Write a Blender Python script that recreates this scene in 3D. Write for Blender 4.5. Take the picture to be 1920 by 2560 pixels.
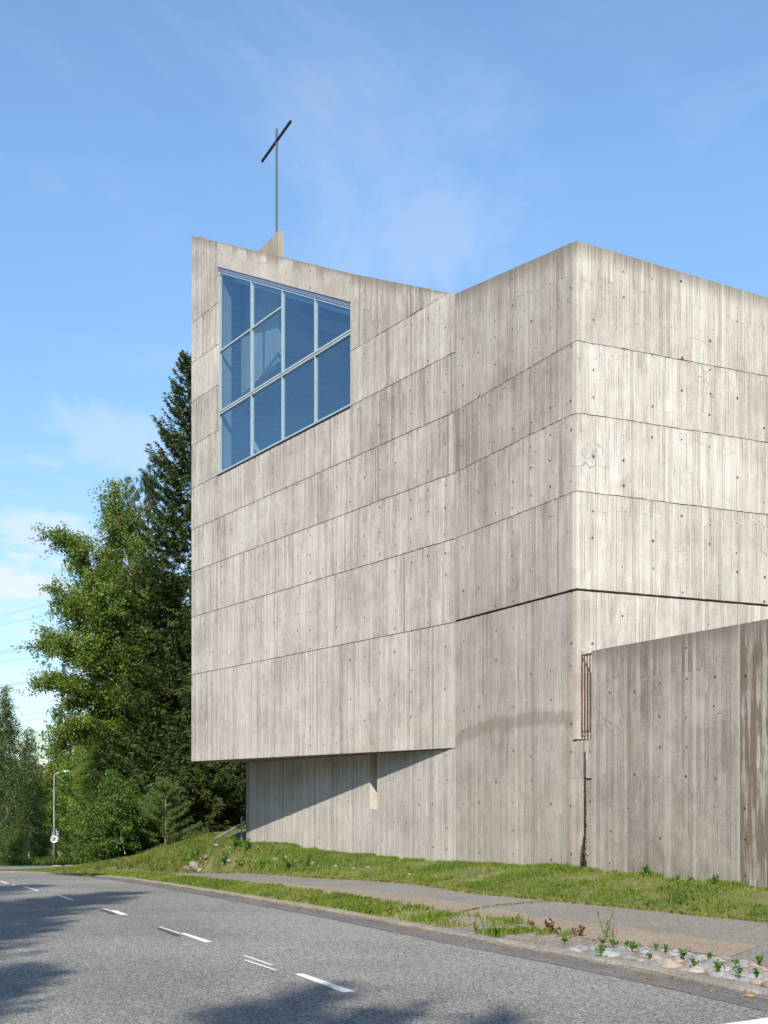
import bpy, math, random
import numpy as np
from mathutils import Vector, Matrix, noise as mnoise

for o in list(bpy.data.objects): bpy.data.objects.remove(o)
SC = bpy.context.scene
COL = SC.collection

# ------------------------------------------------------------------ camera
F = 3045.0; CX = 960.0; HY = 1978.0            # focal length, centre and horizon in photo pixels
cd = bpy.data.cameras.new('camera'); cam = bpy.data.objects.new('camera', cd); COL.objects.link(cam)
cam.location = (0, 0, 0); cam.rotation_euler = (math.pi/2, 0, 0)
cd.sensor_fit = 'AUTO'; cd.sensor_width = 36.0; cd.lens = F/2560*36
cd.shift_y = (HY-1280)/2560; cd.clip_start = 0.1; cd.clip_end = 5000
SC.camera = cam

# ------------------------------------------------------------------ sun and sky
SUN_AZ = (-0.2137, -0.977); SUN_EL = math.radians(42.4)
sl = bpy.data.lights.new('sun', 'SUN'); sl.energy = 5.0; sl.angle = math.radians(0.55); sl.color = (1.0, .94, .85)
so = bpy.data.objects.new('sun', sl); COL.objects.link(so)
sv = Vector((SUN_AZ[0]*math.cos(SUN_EL), SUN_AZ[1]*math.cos(SUN_EL), math.sin(SUN_EL))).normalized()
so.rotation_euler = sv.to_track_quat('Z', 'Y').to_euler(); so.location = (-10, -30, 40)

W = bpy.data.worlds.new('World'); SC.world = W; W.use_nodes = True
def build_world():
    nt = W.node_tree; N = nt.nodes; L = nt.links; N.clear()
    out = N.new('ShaderNodeOutputWorld'); bg = N.new('ShaderNodeBackground'); bg.inputs[1].default_value = 0.145
    sky = N.new('ShaderNodeTexSky'); sky.sky_type = 'NISHITA'; sky.sun_disc = False
    sky.sun_elevation = SUN_EL; sky.sun_rotation = math.atan2(SUN_AZ[0], SUN_AZ[1])
    sky.air_density = 1.0; sky.dust_density = 0.35; sky.ozone_density = 1.6; sky.altitude = 100
    tc = N.new('ShaderNodeTexCoord'); sep = N.new('ShaderNodeSeparateXYZ'); L.new(tc.outputs['Generated'], sep.inputs[0])
    def M(op, a, b=None, c=None, clamp=False):
        m = N.new('ShaderNodeMath'); m.operation = op; m.use_clamp = clamp
        for i, v in enumerate((a, b, c)):
            if v is None: continue
            if isinstance(v, (int, float)): m.inputs[i].default_value = v
            else: L.new(v, m.inputs[i])
        return m.outputs[0]
    # a cloud deck: direction divided by height, so that clouds shrink towards the horizon
    h = M('ADD', M('MAXIMUM', sep.outputs[2], 0.0), 0.12)
    cb = N.new('ShaderNodeCombineXYZ'); L.new(M('DIVIDE', sep.outputs[0], h), cb.inputs[0]); L.new(M('DIVIDE', sep.outputs[1], h), cb.inputs[1])
    def noise(scale, det, rough, loc, sc=(1, 1, 1), rot=0, dist=0):
        mp = N.new('ShaderNodeMapping'); mp.inputs[1].default_value = loc; mp.inputs[2].default_value = (0, 0, rot); mp.inputs[3].default_value = sc
        L.new(cb.outputs[0], mp.inputs[0])
        n = N.new('ShaderNodeTexNoise'); n.inputs['Scale'].default_value = scale; n.inputs['Detail'].default_value = det
        n.inputs['Roughness'].default_value = rough; n.inputs['Distortion'].default_value = dist
        L.new(mp.outputs[0], n.inputs['Vector']); return n.outputs[0]
    def ramp(v, a, b, hi):
        r = N.new('ShaderNodeMapRange'); r.interpolation_type = 'SMOOTHSTEP'
        L.new(v, r.inputs[0]); r.inputs[1].default_value = a; r.inputs[2].default_value = b; r.inputs[3].default_value = 0; r.inputs[4].default_value = hi
        return r.outputs[0]
    wisp = ramp(noise(1.5, 7, .60, (3.1, 1.7, 0), (1, .8, 1), .5, 1.2), .44, .82, .30)
    puff = ramp(noise(2.3, 8, .55, (7.3, 2.2, 0), (1, .8, 1), 0, .2), .52, .66, .8)
    low = ramp(sep.outputs[2], .30, .06, 1.0)
    pf = M('MULTIPLY', puff, low)
    cl = M('MAXIMUM', wisp, pf, clamp=True)
    pn = noise(5.5, 8, .6, (1.3, 4.2, 0), (1, .7, 1), 0, .4)
    for (dx, dz, w, h_, amt) in ((-.312, .172, .060, .026, 1.0), (-.27, .212, .055, .022, .6), (-.29, .085, .075, .016, .55), (-.215, .285, .06, .03, .3), (.03, .46, .055, .04, .20)):
        ln_ = math.sqrt(dx*dx+1+dz*dz)
        ex = M('DIVIDE', M('SUBTRACT', sep.outputs[0], dx/ln_), w); ez = M('DIVIDE', M('SUBTRACT', sep.outputs[2], dz/ln_), h_)
        dd = M('SQRT', M('ADD', M('MULTIPLY', ex, ex), M('MULTIPLY', ez, ez)))
        pz_ = M('MULTIPLY', ramp(M('ADD', dd, M('MULTIPLY', M('SUBTRACT', .5, pn), 3.6)), 1.25, .25, amt), M('GREATER_THAN', sep.outputs[1], 0.))
        cl = M('MAXIMUM', cl, pz_, clamp=True)
    gm = N.new('ShaderNodeMix'); gm.data_type = 'RGBA'; gm.blend_type = 'MULTIPLY'; gm.inputs[0].default_value = 1
    L.new(sky.outputs[0], gm.inputs[6]); gm.inputs[7].default_value = (1, 1, 1, 1)
    el = N.new('ShaderNodeMapRange'); L.new(sep.outputs[2], el.inputs[0]); el.inputs[1].default_value = 0; el.inputs[2].default_value = .45; el.inputs[3].default_value = .70; el.inputs[4].default_value = 1.13
    ec = N.new('ShaderNodeVectorMath'); ec.operation = 'SCALE'; ec.inputs[0].default_value = (.91, 1.07, 1.13); L.new(el.outputs[0], ec.inputs['Scale']); L.new(ec.outputs[0], gm.inputs[7])
    mx = N.new('ShaderNodeMix'); mx.data_type = 'RGBA'
    L.new(cl, mx.inputs[0]); L.new(gm.outputs[2], mx.inputs[6]); mx.inputs[7].default_value = (4.4, 4.8, 5.4, 1)
    L.new(mx.outputs[2], bg.inputs[0]); L.new(bg.outputs[0], out.inputs[0])
build_world()
SC.view_settings.view_transform = 'Standard'; SC.view_settings.look = 'None'
SC.view_settings.exposure = 0.42; SC.view_settings.gamma = 1.0
SC.cycles.max_bounces = 6; SC.cycles.transparent_max_bounces = 12

# ------------------------------------------------------------------ helpers
LOC = {}
def tag(o, label=None, cat=None, group=None, kind=None):
    if label: o['label'] = label
    if cat: o['category'] = cat
    if group: o['group'] = group
    if kind: o['kind'] = kind
    return o
def empty(name, loc, label=None, cat=None, group=None, kind=None):
    o = bpy.data.objects.new(name, None); COL.objects.link(o); o.location = loc; o.empty_display_size = .3
    LOC[o.name] = Vector(loc); return tag(o, label, cat, group, kind)
def base_of(parent):
    while parent is not None and parent.parent is not None: parent = parent.parent
    return LOC.get(parent.name, Vector((0, 0, 0))) if parent is not None else Vector((0, 0, 0))
def link(name, me, parent=None, mat=None):
    o = bpy.data.objects.new(name, me); COL.objects.link(o)
    if parent is not None: o.parent = parent
    if mat is not None and not me.materials: me.materials.append(mat)
    return o
class MB:
    def __init__(s): s.v = []; s.f = []; s.uv = []; s.tone = []; s.dirt = []
    def vert(s, p, dirt=0.0): s.v.append(tuple(p)); s.dirt.append(dirt); return len(s.v)-1
    def face(s, idx, uv=None, tone=0.5): s.f.append(tuple(idx)); s.uv.append(uv); s.tone.append(tone)
    def poly(s, pts, uv=None, tone=.5): s.face([s.vert(p) for p in pts], uv, tone)
    def prism(s, bot, top, tone=.5):
        n = len(bot); a = [s.vert(p) for p in bot]; b = [s.vert(p) for p in top]
        s.face(a[::-1], tone=tone); s.face(b, tone=tone)
        for i in range(n): j = (i+1) % n; s.face((a[i], a[j], b[j], b[i]), tone=tone)
    def box(s, c, d, R=None, tone=.5):
        c = Vector(c); pts = []
        for z in (-1, 1):
            for x, y in ((-1, -1), (1, -1), (1, 1), (-1, 1)):
                p = Vector((x*d[0]/2, y*d[1]/2, z*d[2]/2)); p = R @ p if R is not None else p
                pts.append(c+p)
        s.prism(pts[:4], pts[4:], tone)
    def tube(s, pts, rad, n=8, cap=True, tone=.5):
        pts = [Vector(p) for p in pts]; rings = []
        if not hasattr(rad, '__len__'): rad = [rad]*len(pts)
        up = Vector((0, 0, 1))
        for i, p in enumerate(pts):
            t = (pts[min(i+1, len(pts)-1)]-pts[max(i-1, 0)]).normalized()
            a = t.cross(Vector((0, 1, 0)) if abs(t.y) < .9 else Vector((1, 0, 0))).normalized(); b = t.cross(a)
            rings.append([s.vert(p+rad[i]*(math.cos(2*math.pi*k/n)*a+math.sin(2*math.pi*k/n)*b)) for k in range(n)])
        for r0, r1 in zip(rings, rings[1:]):
            for k in range(n): s.face((r0[k], r0[(k+1) % n], r1[(k+1) % n], r1[k]), tone=tone)
        if cap: s.face(rings[0][::-1], tone=tone); s.face(rings[-1], tone=tone)
    def build(s, name, mat, parent=None, smooth=False):
        b = base_of(parent); me = bpy.data.meshes.new(name)
        me.from_pydata([(x-b.x, y-b.y, z-b.z) for x, y, z in s.v], [], s.f)
        if any(u is not None for u in s.uv):
            ul = me.uv_layers.new(name='UVMap'); bl = me.uv_layers.new(name='board'); k = 0
            for fi, f in enumerate(s.f):
                for j in range(len(f)):
                    if s.uv[fi] is not None:
                        u = s.uv[fi][j]; ul.data[k].uv = u[:2]; bl.data[k].uv = u[2:] if len(u) == 4 else (.5, .5)
                    k += 1
        at = me.attributes.new('tone', 'FLOAT', 'FACE'); at.data.foreach_set('value', s.tone)
        if any(s.dirt):
            at = me.attributes.new('dirt', 'FLOAT', 'POINT'); at.data.foreach_set('value', s.dirt)
        if smooth: me.shade_smooth()
        return link(name, me, parent, mat)
def np_mesh(name, V, k, mat, parent=None, tone=None):
    """V: (n*k,3) array, each k vertices one face"""
    b = base_of(parent); V = np.asarray(V, dtype=np.float32).reshape(-1, 3)-np.array(b, dtype=np.float32)
    n = len(V)//k; me = bpy.data.meshes.new(name)
    me.vertices.add(n*k); me.vertices.foreach_set('co', V.ravel())
    me.loops.add(n*k); me.loops.foreach_set('vertex_index', np.arange(n*k, dtype=np.int32))
    me.polygons.add(n); me.polygons.foreach_set('loop_start', np.arange(0, n*k, k, dtype=np.int32))
    try: me.polygons.foreach_set('loop_total', np.full(n, k, dtype=np.int32))
    except Exception: pass
    me.update(calc_edges=True)
    if tone is not None:
        at = me.attributes.new('tone', 'FLOAT', 'FACE'); at.data.foreach_set('value', np.asarray(tone, dtype=np.float32))
    return link(name, me, parent, mat)
def grid_mesh(name, P, mat, parent=None, uv=None, smooth=True):
    """P (m,n,3)"""
    m, n, _ = P.shape; me = bpy.data.meshes.new(name); idx = np.arange(m*n).reshape(m, n)
    f = np.stack([idx[:-1, :-1], idx[1:, :-1], idx[1:, 1:], idx[:-1, 1:]], -1).reshape(-1, 4)
    b = np.array(base_of(parent))
    me.from_pydata((P.reshape(-1, 3)-b).tolist(), [], f.tolist())
    if uv is not None:
        ul = me.uv_layers.new(name='UVMap'); ul.data.foreach_set('uv', uv.reshape(-1, 2)[f.ravel()].astype(np.float32).ravel())
    if smooth: me.shade_smooth()
    return link(name, me, parent, mat)

# ------------------------------------------------------------------ materials
class NT:
    def __init__(s, name):
        s.m = bpy.data.materials.new(name); s.m.use_nodes = True; s.t = s.m.node_tree; s.N = s.t.nodes; s.L = s.t.links
        s.b = s.N['Principled BSDF']; s.b.inputs['Roughness'].default_value = .9
        s.b.inputs['Specular IOR Level'].default_value = .25
    def put(s, i, v):
        if isinstance(v, (int, float)): i.default_value = v
        elif isinstance(v, (tuple, list)): i.default_value = tuple(v)+((1,) if len(v) == 3 and i.type == 'RGBA' else ())
        else: s.L.new(v, i)
    def math(s, op, a, b=None, c=None, clamp=False):
        m = s.N.new('ShaderNodeMath'); m.operation = op; m.use_clamp = clamp
        for i, v in enumerate((a, b, c)):
            if v is not None: s.put(m.inputs[i], v)
        return m.outputs[0]
    def mix(s, f, a, b, blend='MIX'):
        m = s.N.new('ShaderNodeMix'); m.data_type = 'RGBA'; m.blend_type = blend
        s.put(m.inputs[0], f); s.put(m.inputs[6], a); s.put(m.inputs[7], b); return m.outputs[2]
    def ramp(s, v, a, b, lo=0., hi=1.):
        r = s.N.new('ShaderNodeMapRange'); r.interpolation_type = 'SMOOTHSTEP'
        for i, x in enumerate((v, a, b, lo, hi)): s.put(r.inputs[i], x)
        return r.outputs[0]
    def coord(s, kind='Object', uvmap=None):
        if uvmap: u = s.N.new('ShaderNodeUVMap'); u.uv_map = uvmap; return u.outputs[0]
        if kind == 'Position': return s.N.new('ShaderNodeNewGeometry').outputs['Position']
        return s.N.new('ShaderNodeTexCoord').outputs[kind]
    def map(s, vec, scale=(1, 1, 1), loc=(0, 0, 0), rot=(0, 0, 0)):
        m = s.N.new('ShaderNodeMapping'); s.L.new(vec, m.inputs[0]); m.inputs[1].default_value = loc; m.inputs[2].default_value = rot; m.inputs[3].default_value = scale
        return m.outputs[0]
    def noise(s, vec, scale, det=4, rough=.55, dist=0):
        n = s.N.new('ShaderNodeTexNoise'); s.L.new(vec, n.inputs['Vector']); n.inputs['Scale'].default_value = scale
        n.inputs['Detail'].default_value = det; n.inputs['Roughness'].default_value = rough; n.inputs['Distortion'].default_value = dist
        return n.outputs[0]
    def voronoi(s, vec, scale, feature='F1', out=0, rnd=1):
        n = s.N.new('ShaderNodeTexVoronoi'); n.feature = feature; s.L.new(vec, n.inputs['Vector']); n.inputs['Scale'].default_value = scale
        n.inputs['Randomness'].default_value = rnd
        return n.outputs[out]
    def attr(s, name):
        a = s.N.new('ShaderNodeAttribute'); a.attribute_name = name; return a.outputs['Fac']
    def objrand(s): return s.N.new('ShaderNodeObjectInfo').outputs['Random']
    def bump(s, h, dist=.01, strength=1.):
        b = s.N.new('ShaderNodeBump'); b.inputs['Distance'].default_value = dist; b.inputs['Strength'].default_value = strength
        s.L.new(h, b.inputs['Height']); s.L.new(b.outputs[0], s.b.inputs['Normal'])
    def color(s, c): s.put(s.b.inputs['Base Color'], c)
    def sep(s, v):
        x = s.N.new('ShaderNodeSeparateXYZ'); s.L.new(v, x.inputs[0]); return x.outputs

def concrete(name, lo=(.235, .195, .162), hi=(.565, .52, .455), stain=.25, arch=False, cracks=.4, seed=0., bias=0., wet=0., holes=True):
    t = NT(name); uv = t.map(t.coord(uvmap='UVMap'), loc=(seed, seed*.7, 0)); raw = t.coord(uvmap='UVMap')
    tone = t.attr('tone'); dirt = t.attr('dirt')
    streak = t.noise(t.map(uv, (17, .5, 1)), 1, 5, .65)
    fine = t.noise(t.map(uv, (60, 3., 1)), 1, 4, .7)
    big = t.noise(t.map(uv, (.8, 1.1, 1)), .7, 4, .6)
    mid = t.noise(t.map(uv, (1.6, 1, 1)), 3.4, 8, .72, .3)
    grain = t.noise(uv, 26, 5, .75)
    f = t.math('ADD', t.math('MULTIPLY', t.math('SUBTRACT', tone, .5), .64), t.math('ADD', .46+bias, t.math('MULTIPLY', t.math('SUBTRACT', t.objrand(), .25), .30)))
    for n, w in ((streak, .34), (fine, .75), (big, 1.0), (mid, .85), (grain, .85)):
        f = t.math('ADD', f, t.math('MULTIPLY', t.math('SUBTRACT', n, .5), w))
    f = t.math('MULTIPLY', f, 1., clamp=True)
    col = t.mix(f, lo, hi)
    # brown water stain with its own edge
    st = t.ramp(t.noise(t.map(uv, (1.5, .45, 1)), 1.1, 6, .62, .4), .55, .66)
    col = t.mix(t.math('MULTIPLY', st, stain), col, (.24, .19, .145), 'MIX')
    # efflorescence
    ef = t.ramp(t.noise(t.map(uv, (6, .7, 1), (9, 3, 0)), 1.0, 6, .7), .64, .74)
    col = t.mix(t.math('MULTIPLY', ef, .35), col, (.62, .60, .58))
    if wet > 0:
        wn = t.ramp(t.math('ADD', t.noise(t.map(uv, (9, .6, 1), (2, 8, 0)), 1, 6, .7), t.math('MULTIPLY', t.noise(uv, 1.2, 3), .4)), .68, .80)
        col = t.mix(t.math('MULTIPLY', t.math('SUBTRACT', 1., wn), wet), col, (.155, .115, .078))
    d = t.math('MULTIPLY', dirt, t.math('ADD', t.math('MULTIPLY', streak, 1.3), t.math('MULTIPLY', fine, .5)))
    col = t.mix(t.ramp(d, .25, 1.0, 0, .75), col, (.17, .14, .11))
    if arch:
        x, y, _ = t.sep(raw)
        du = t.math('SUBTRACT', x, 2.6)
        vc = t.math('SUBTRACT', 1.31, t.math('MULTIPLY', t.math('MULTIPLY', du, du), .041))
        e = t.math('ADD', t.math('SUBTRACT', y, vc), t.math('MULTIPLY', t.math('SUBTRACT', t.math('ADD', t.math('MULTIPLY', t.noise(t.map(raw, (3, 2, 1)), 1.4, 6, .7), .6), t.math('MULTIPLY', streak, .6)), .6), .50))
        a = t.math('MULTIPLY', t.ramp(e, .19, .06), t.ramp(e, -.20, -.06))
        col = t.mix(t.math('MULTIPLY', a, .52), col, (.215, .165, .125))
    if cracks > 0:
        wob = t.N.new('ShaderNodeVectorMath'); wob.operation = 'ADD'; t.L.new(uv, wob.inputs[0])
        nn = t.N.new('ShaderNodeTexNoise'); nn.inputs['Scale'].default_value = 3; t.L.new(uv, nn.inputs['Vector'])
        sc = t.N.new('ShaderNodeVectorMath'); sc.operation = 'SCALE'; sc.inputs['Scale'].default_value = .22; t.L.new(nn.outputs[1], sc.inputs[0]); t.L.new(sc.outputs[0], wob.inputs[1])
        ed = t.voronoi(wob.outputs[0], 1.6, 'DISTANCE_TO_EDGE')
        cr = t.math('MULTIPLY', t.ramp(ed, .016, .003), t.ramp(t.noise(uv, .8, 3), .56, .66))
        col = t.mix(t.math('MULTIPLY', cr, cracks*.7), col, (.10, .075, .055))
    # board joints: a thin dark line on the seam
    bx, by, _ = t.sep(t.coord(uvmap='board'))
    seam = t.math('MULTIPLY', t.ramp(t.math('MINIMUM', bx, by), .007, .002), t.ramp(t.noise(t.map(uv, (9, 1.2, 1), (5, 5, 0)), 1, 3), .42, .62))
    col = t.mix(t.math('MULTIPLY', seam, .75), col, (.11, .09, .07))
    h = t.math('ADD', t.math('MULTIPLY', fine, .5), t.math('MULTIPLY', t.noise(uv, 40, 4, .7), .5))
    h = t.math('SUBTRACT', h, t.math('MULTIPLY', seam, .7))
    if holes:
        # tie holes on the grid of the formwork, some filled, some open, jittered
        gx, gy = .63, .46; x, y, _ = t.sep(raw)
        ix = t.math('FLOOR', t.math('DIVIDE', x, gx)); iy = t.math('FLOOR', t.math('DIVIDE', y, gy))
        cb = t.N.new('ShaderNodeCombineXYZ'); t.L.new(ix, cb.inputs[0]); t.L.new(iy, cb.inputs[1]); cb.inputs[2].default_value = seed
        wn = t.N.new('ShaderNodeTexWhiteNoise'); t.L.new(cb.outputs[0], wn.inputs[0]); r1 = wn.outputs[0]; rc = t.sep(wn.outputs[1])
        ox = t.math('ADD', .5, t.math('MULTIPLY', t.math('SUBTRACT', rc[0], .5), .12)); oy = t.math('ADD', .5, t.math('MULTIPLY', t.math('SUBTRACT', rc[1], .5), .3))
        dx = t.math('SUBTRACT', t.math('SUBTRACT', x, t.math('MULTIPLY', ix, gx)), t.math('MULTIPLY', ox, gx))
        dy = t.math('SUBTRACT', t.math('SUBTRACT', y, t.math('MULTIPLY', iy, gy)), t.math('MULTIPLY', oy, gy))
        dd = t.math('SQRT', t.math('ADD', t.math('MULTIPLY', dx, dx), t.math('MULTIPLY', dy, dy)))
        rad = t.math('ADD', .010, t.math('MULTIPLY', rc[2], .013))
        hole = t.math('MULTIPLY', t.ramp(t.math('SUBTRACT', dd, rad), .006, -.003), t.math('GREATER_THAN', r1, .45))
        ring = t.math('MULTIPLY', t.ramp(dd, .055, .03), t.math('GREATER_THAN', r1, .78))
        col = t.mix(t.math('MULTIPLY', ring, .22), col, (.2, .16, .13))
        col = t.mix(t.math('MULTIPLY', hole, .85), col, (.05, .04, .032))
        # small blow holes
        pv = t.voronoi(t.map(uv, (1, .8, 1)), 9, 'F1'); pm = t.math('MULTIPLY', t.ramp(pv, .085, .05), t.ramp(t.noise(uv, 2.1, 2), .5, .62))
        col = t.mix(t.math('MULTIPLY', pm, .5), col, (.08, .065, .05))
        h = t.math('SUBTRACT', h, t.math('MULTIPLY', hole, 3.))
    t.color(col); t.bump(h, .006, .8); return t.m

def speckle(name, dark, light, scale=70, patch=(.6, .15), tint=None, spots=.5):
    t = NT(name); p = t.coord('Position')
    v = t.voronoi(p, scale, 'F1', 1); vs = t.sep(v)[0]
    g = t.noise(p, scale*.9, 3, .7)
    f = t.math('ADD', t.math('MULTIPLY', vs, .75), t.math('MULTIPLY', t.math('SUBTRACT', g, .5), 1.1), clamp=True)
    col = t.mix(f, dark, light)
    big = t.noise(p, patch[0], 5, .6)
    col = t.mix(t.ramp(big, .3, .7, 0, 1), col, t.mix(1., col, (1-patch[1],)*3, 'MULTIPLY'))
    if tint:
        col = t.mix(t.ramp(t.noise(p, 1.7, 5, .65), .5, .68, 0, .5), col, tint)
    # worn tracks: long soft stripes
    t.color(col); t.b.inputs['Roughness'].default_value = .85
    t.bump(t.math('ADD', vs, g), .006, .7); return t.m

def simple(name, col, rough=.6, metal=0., nscale=20, namt=.25, spec=.4):
    t = NT(name); p = t.coord('Object'); n = t.noise(p, nscale, 4, .6)
    c2 = tuple(max(0, c*(1-namt)) for c in col)
    t.color(t.mix(t.ramp(n, .3, .7), col, c2)); t.b.inputs['Roughness'].default_value = rough; t.b.inputs['Metallic'].default_value = metal
    t.b.inputs['Specular IOR Level'].default_value = spec
    t.bump(n, .002, .3); return t.m

def leafmat(name, a, b, c=None, trans=.35, yellow=0.):
    t = NT(name); tone = t.attr('tone')
    col = t.mix(tone, a, b)
    if c: col = t.mix(t.ramp(tone, .86, .98), col, c)
    t.color(col); t.b.inputs['Roughness'].default_value = .55; t.b.inputs['Specular IOR Level'].default_value = .35
    tr = t.N.new('ShaderNodeBsdfTranslucent'); t.L.new(t.mix(1., col, (1.2, 1.35, .5), 'MULTIPLY'), tr.inputs[0])
    mx = t.N.new('ShaderNodeMixShader'); mx.inputs[0].default_value = trans
    out = t.N['Material Output']; t.L.new(t.b.outputs[0], mx.inputs[1]); t.L.new(tr.outputs[0], mx.inputs[2]); t.L.new(mx.outputs[0], out.inputs[0])
    return t.m

M = {}
M['c1'] = concrete('board_marked_concrete', seed=0.)
M['c1h'] = concrete('board_marked_concrete_lintel', seed=4., cracks=.2, lo=(.26, .215, .175), hi=(.52, .46, .40))
M['c2'] = concrete('board_marked_concrete_side', seed=11., lo=(.235, .198, .162), hi=(.53, .482, .415), cracks=.3, bias=-.03)
M['c2a'] = concrete('board_marked_concrete_water_marked', seed=17., lo=(.235, .198, .162), hi=(.51, .465, .405), arch=True, cracks=.2, bias=-.02, stain=.12)
M['c3'] = concrete('pale_board_marked_concrete', seed=23., lo=(.33, .275, .218), hi=(.615, .575, .505), stain=.3, cracks=.6, bias=.05)
M['c4'] = concrete('weathered_wall_concrete', seed=31., lo=(.12, .095, .075), hi=(.44, .40, .345), stain=.5, cracks=.9, bias=-.05)
M['c5'] = concrete('damp_wall_concrete', seed=37., lo=(.15, .12, .095), hi=(.50, .46, .40), stain=.4, cracks=.6, wet=.9)
M['clow'] = concrete('lower_wall_concrete', seed=43., lo=(.24, .21, .18), hi=(.55, .51, .45), stain=.12, cracks=.1, bias=.02)
M['core'] = simple('joint_concrete', (.27, .23, .19), .95)
M['soffit'] = simple('soffit_concrete', (.30, .26, .22), .9, nscale=3)
def fin_mat():
    t = NT('lichen_concrete'); p = t.coord('Position')
    col = t.mix(t.noise(t.map(p, (6, 6, 1.5)), 1.3, 5), (.19, .155, .12), (.46, .42, .34))
    col = t.mix(t.ramp(t.noise(p, 4, 5, .7), .52, .64, 0, .55), col, (.42, .27, .10)); t.color(col); t.bump(t.noise(p, 20), .01, .5); return t.m
M['fin'] = fin_mat()
M['roof'] = simple('roof_felt', (.06, .06, .06), .9)
M['alu'] = simple('aluminium_frame', (.46, .52, .52), .45, .3, 8, .12)
M['gasket'] = simple('dark_gasket', (.015, .02, .022), .6)
M['flash'] = simple('grey_flashing', (.24, .27, .34), .4, .5, 10, .1)
def glass():
    t = NT('blue_glazing'); N = t.N; L = t.L
    N.remove(t.b); gl = N.new('ShaderNodeBsdfGlossy'); gl.inputs['Roughness'].default_value = .02; gl.inputs[0].default_value = (.52, .74, .92, 1)
    tr = N.new('ShaderNodeBsdfTransparent'); tr.inputs[0].default_value = (.62, .80, .92, 1)
    fr = N.new('ShaderNodeLayerWeight'); fr.inputs[0].default_value = .45
    mr = N.new('ShaderNodeMapRange'); L.new(fr.outputs[0], mr.inputs[0]); mr.inputs[3].default_value = .06; mr.inputs[4].default_value = .33
    mx = N.new('ShaderNodeMixShader'); L.new(mr.outputs[0], mx.inputs[0]); L.new(tr.outputs[0], mx.inputs[1]); L.new(gl.outputs[0], mx.inputs[2])
    L.new(mx.outputs[0], N['Material Output'].inputs[0]); return t.m
M['glass'] = glass()
def block_wall():
    t = NT('interior_block_masonry'); uv = t.coord(uvmap='UVMap')
    br = t.N.new('ShaderNodeTexBrick'); t.L.new(uv, br.inputs['Vector']); br.inputs['Scale'].default_value = 1.6
    br.inputs['Color1'].default_value = (.50, .49, .46, 1); br.inputs['Color2'].default_value = (.42, .41, .38, 1); br.inputs['Mortar'].default_value = (.62, .61, .58, 1)
    br.inputs['Mortar Size'].default_value = .012; t.color(br.outputs[0]); t.bump(br.outputs[1], .01, -.5); return t.m
M['block'] = block_wall()
M['white'] = simple('white_paint', (.72, .72, .70), .6, nscale=4, namt=.08)
M['interior'] = simple('interior_plaster', (.34, .34, .33), .8, nscale=3)
M['rust'] = simple('rusty_steel', (.21, .095, .052), .85, .1, 14, .75)
M['steel'] = simple('dark_green_steel', (.13, .17, .16), .5, .4, 6, .2)
M['black'] = simple('dark_steel', (.02, .024, .026), .5, .3)
M['galv'] = simple('galvanised_steel', (.42, .46, .48), .4, .5, 12, .15)
M['asphalt'] = speckle('worn_asphalt', (.05, .048, .044), (.54, .515, .465), 80, (.35, .28))
M['path_grey'] = speckle('grey_path_asphalt', (.105, .097, .085), (.40, .375, .325), 75, (.8, .15))
M['path_tan'] = speckle('tan_path_asphalt', (.17, .13, .09), (.47, .39, .29), 70, (.8, .15))
M['granite_kerb'] = speckle('granite_kerb', (.17, .155, .13), (.42, .395, .345), 90, (2, .25), (.30, .25, .18))
M['kerb_dirt'] = speckle('dirty_kerb', (.20, .165, .12), (.40, .34, .26), 60, (2, .2))
M['gravel'] = speckle('dusty_gravel', (.13, .10, .075), (.42, .36, .30), 40, (1.2, .3), (.20, .13, .085))
def ground_mat():
    t = NT('grassy_soil'); p = t.coord('Position')
    c = t.mix(t.ramp(t.noise(p, .9, 6, .65), .35, .65), (.08, .10, .024), (.17, .155, .06))
    c = t.mix(t.ramp(t.noise(p, 3.1, 5, .7), .52, .70, 0, .75), c, (.20, .15, .09)); t.color(c); t.bump(t.noise(p, 25, 4), .03, 1); return t.m
M['soil'] = ground_mat()
def line_mat():
    t = NT('worn_road_paint'); p = t.coord('Position')
    c = t.mix(t.ramp(t.noise(p, 45, 4, .7), .53, .66, 0, .85), (.70, .69, .65), (.20, .20, .20)); t.color(c); return t.m
M['line'] = line_mat()
M['tar'] = speckle('dark_patch_asphalt', (.035, .035, .038), (.15, .15, .15), 60, (2, .2))
def stone_mat(nm, c1, c2, c3):
    t = NT(nm); p = t.coord('Object'); r = t.objrand()
    x = t.N.new('ShaderNodeVectorMath'); x.operation = 'ADD'; t.L.new(p, x.inputs[0]); t.L.new(r, x.inputs[1])
    n = t.noise(x.outputs[0], 9, 5, .65); sp = t.sep(t.voronoi(x.outputs[0], 90, 'F1', 1))[0]
    c = t.mix(t.ramp(n, .3, .7), c1, c2); c = t.mix(t.math('MULTIPLY', sp, .5), c, c3)
    c = t.mix(1., c, t.mix(r, (.72, .72, .72), (1.18, 1.18, 1.18)), 'MULTIPLY')
    t.color(c); t.b.inputs['Roughness'].default_value = .75; t.bump(n, .01, .5); return t.m
M['st_grey'] = stone_mat('grey_granite', (.26, .26, .25), (.14, .145, .145), (.42, .41, .39))
M['st_pink'] = stone_mat('pink_granite', (.31, .23, .185), (.20, .16, .13), (.40, .34, .30))
M['st_white'] = stone_mat('pale_granite', (.34, .32, .285), (.20, .185, .16), (.46, .44, .41))
M['st_dark'] = stone_mat('dark_stone', (.13, .14, .145), (.20, .21, .21), (.30, .30, .30))
M['st_brown'] = stone_mat('brown_stone', (.27, .20, .14), (.36, .28, .20), (.48, .42, .34))
M['rock'] = stone_mat('lichen_rock', (.22, .20, .17), (.12, .11, .09), (.36, .34, .30))
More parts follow.
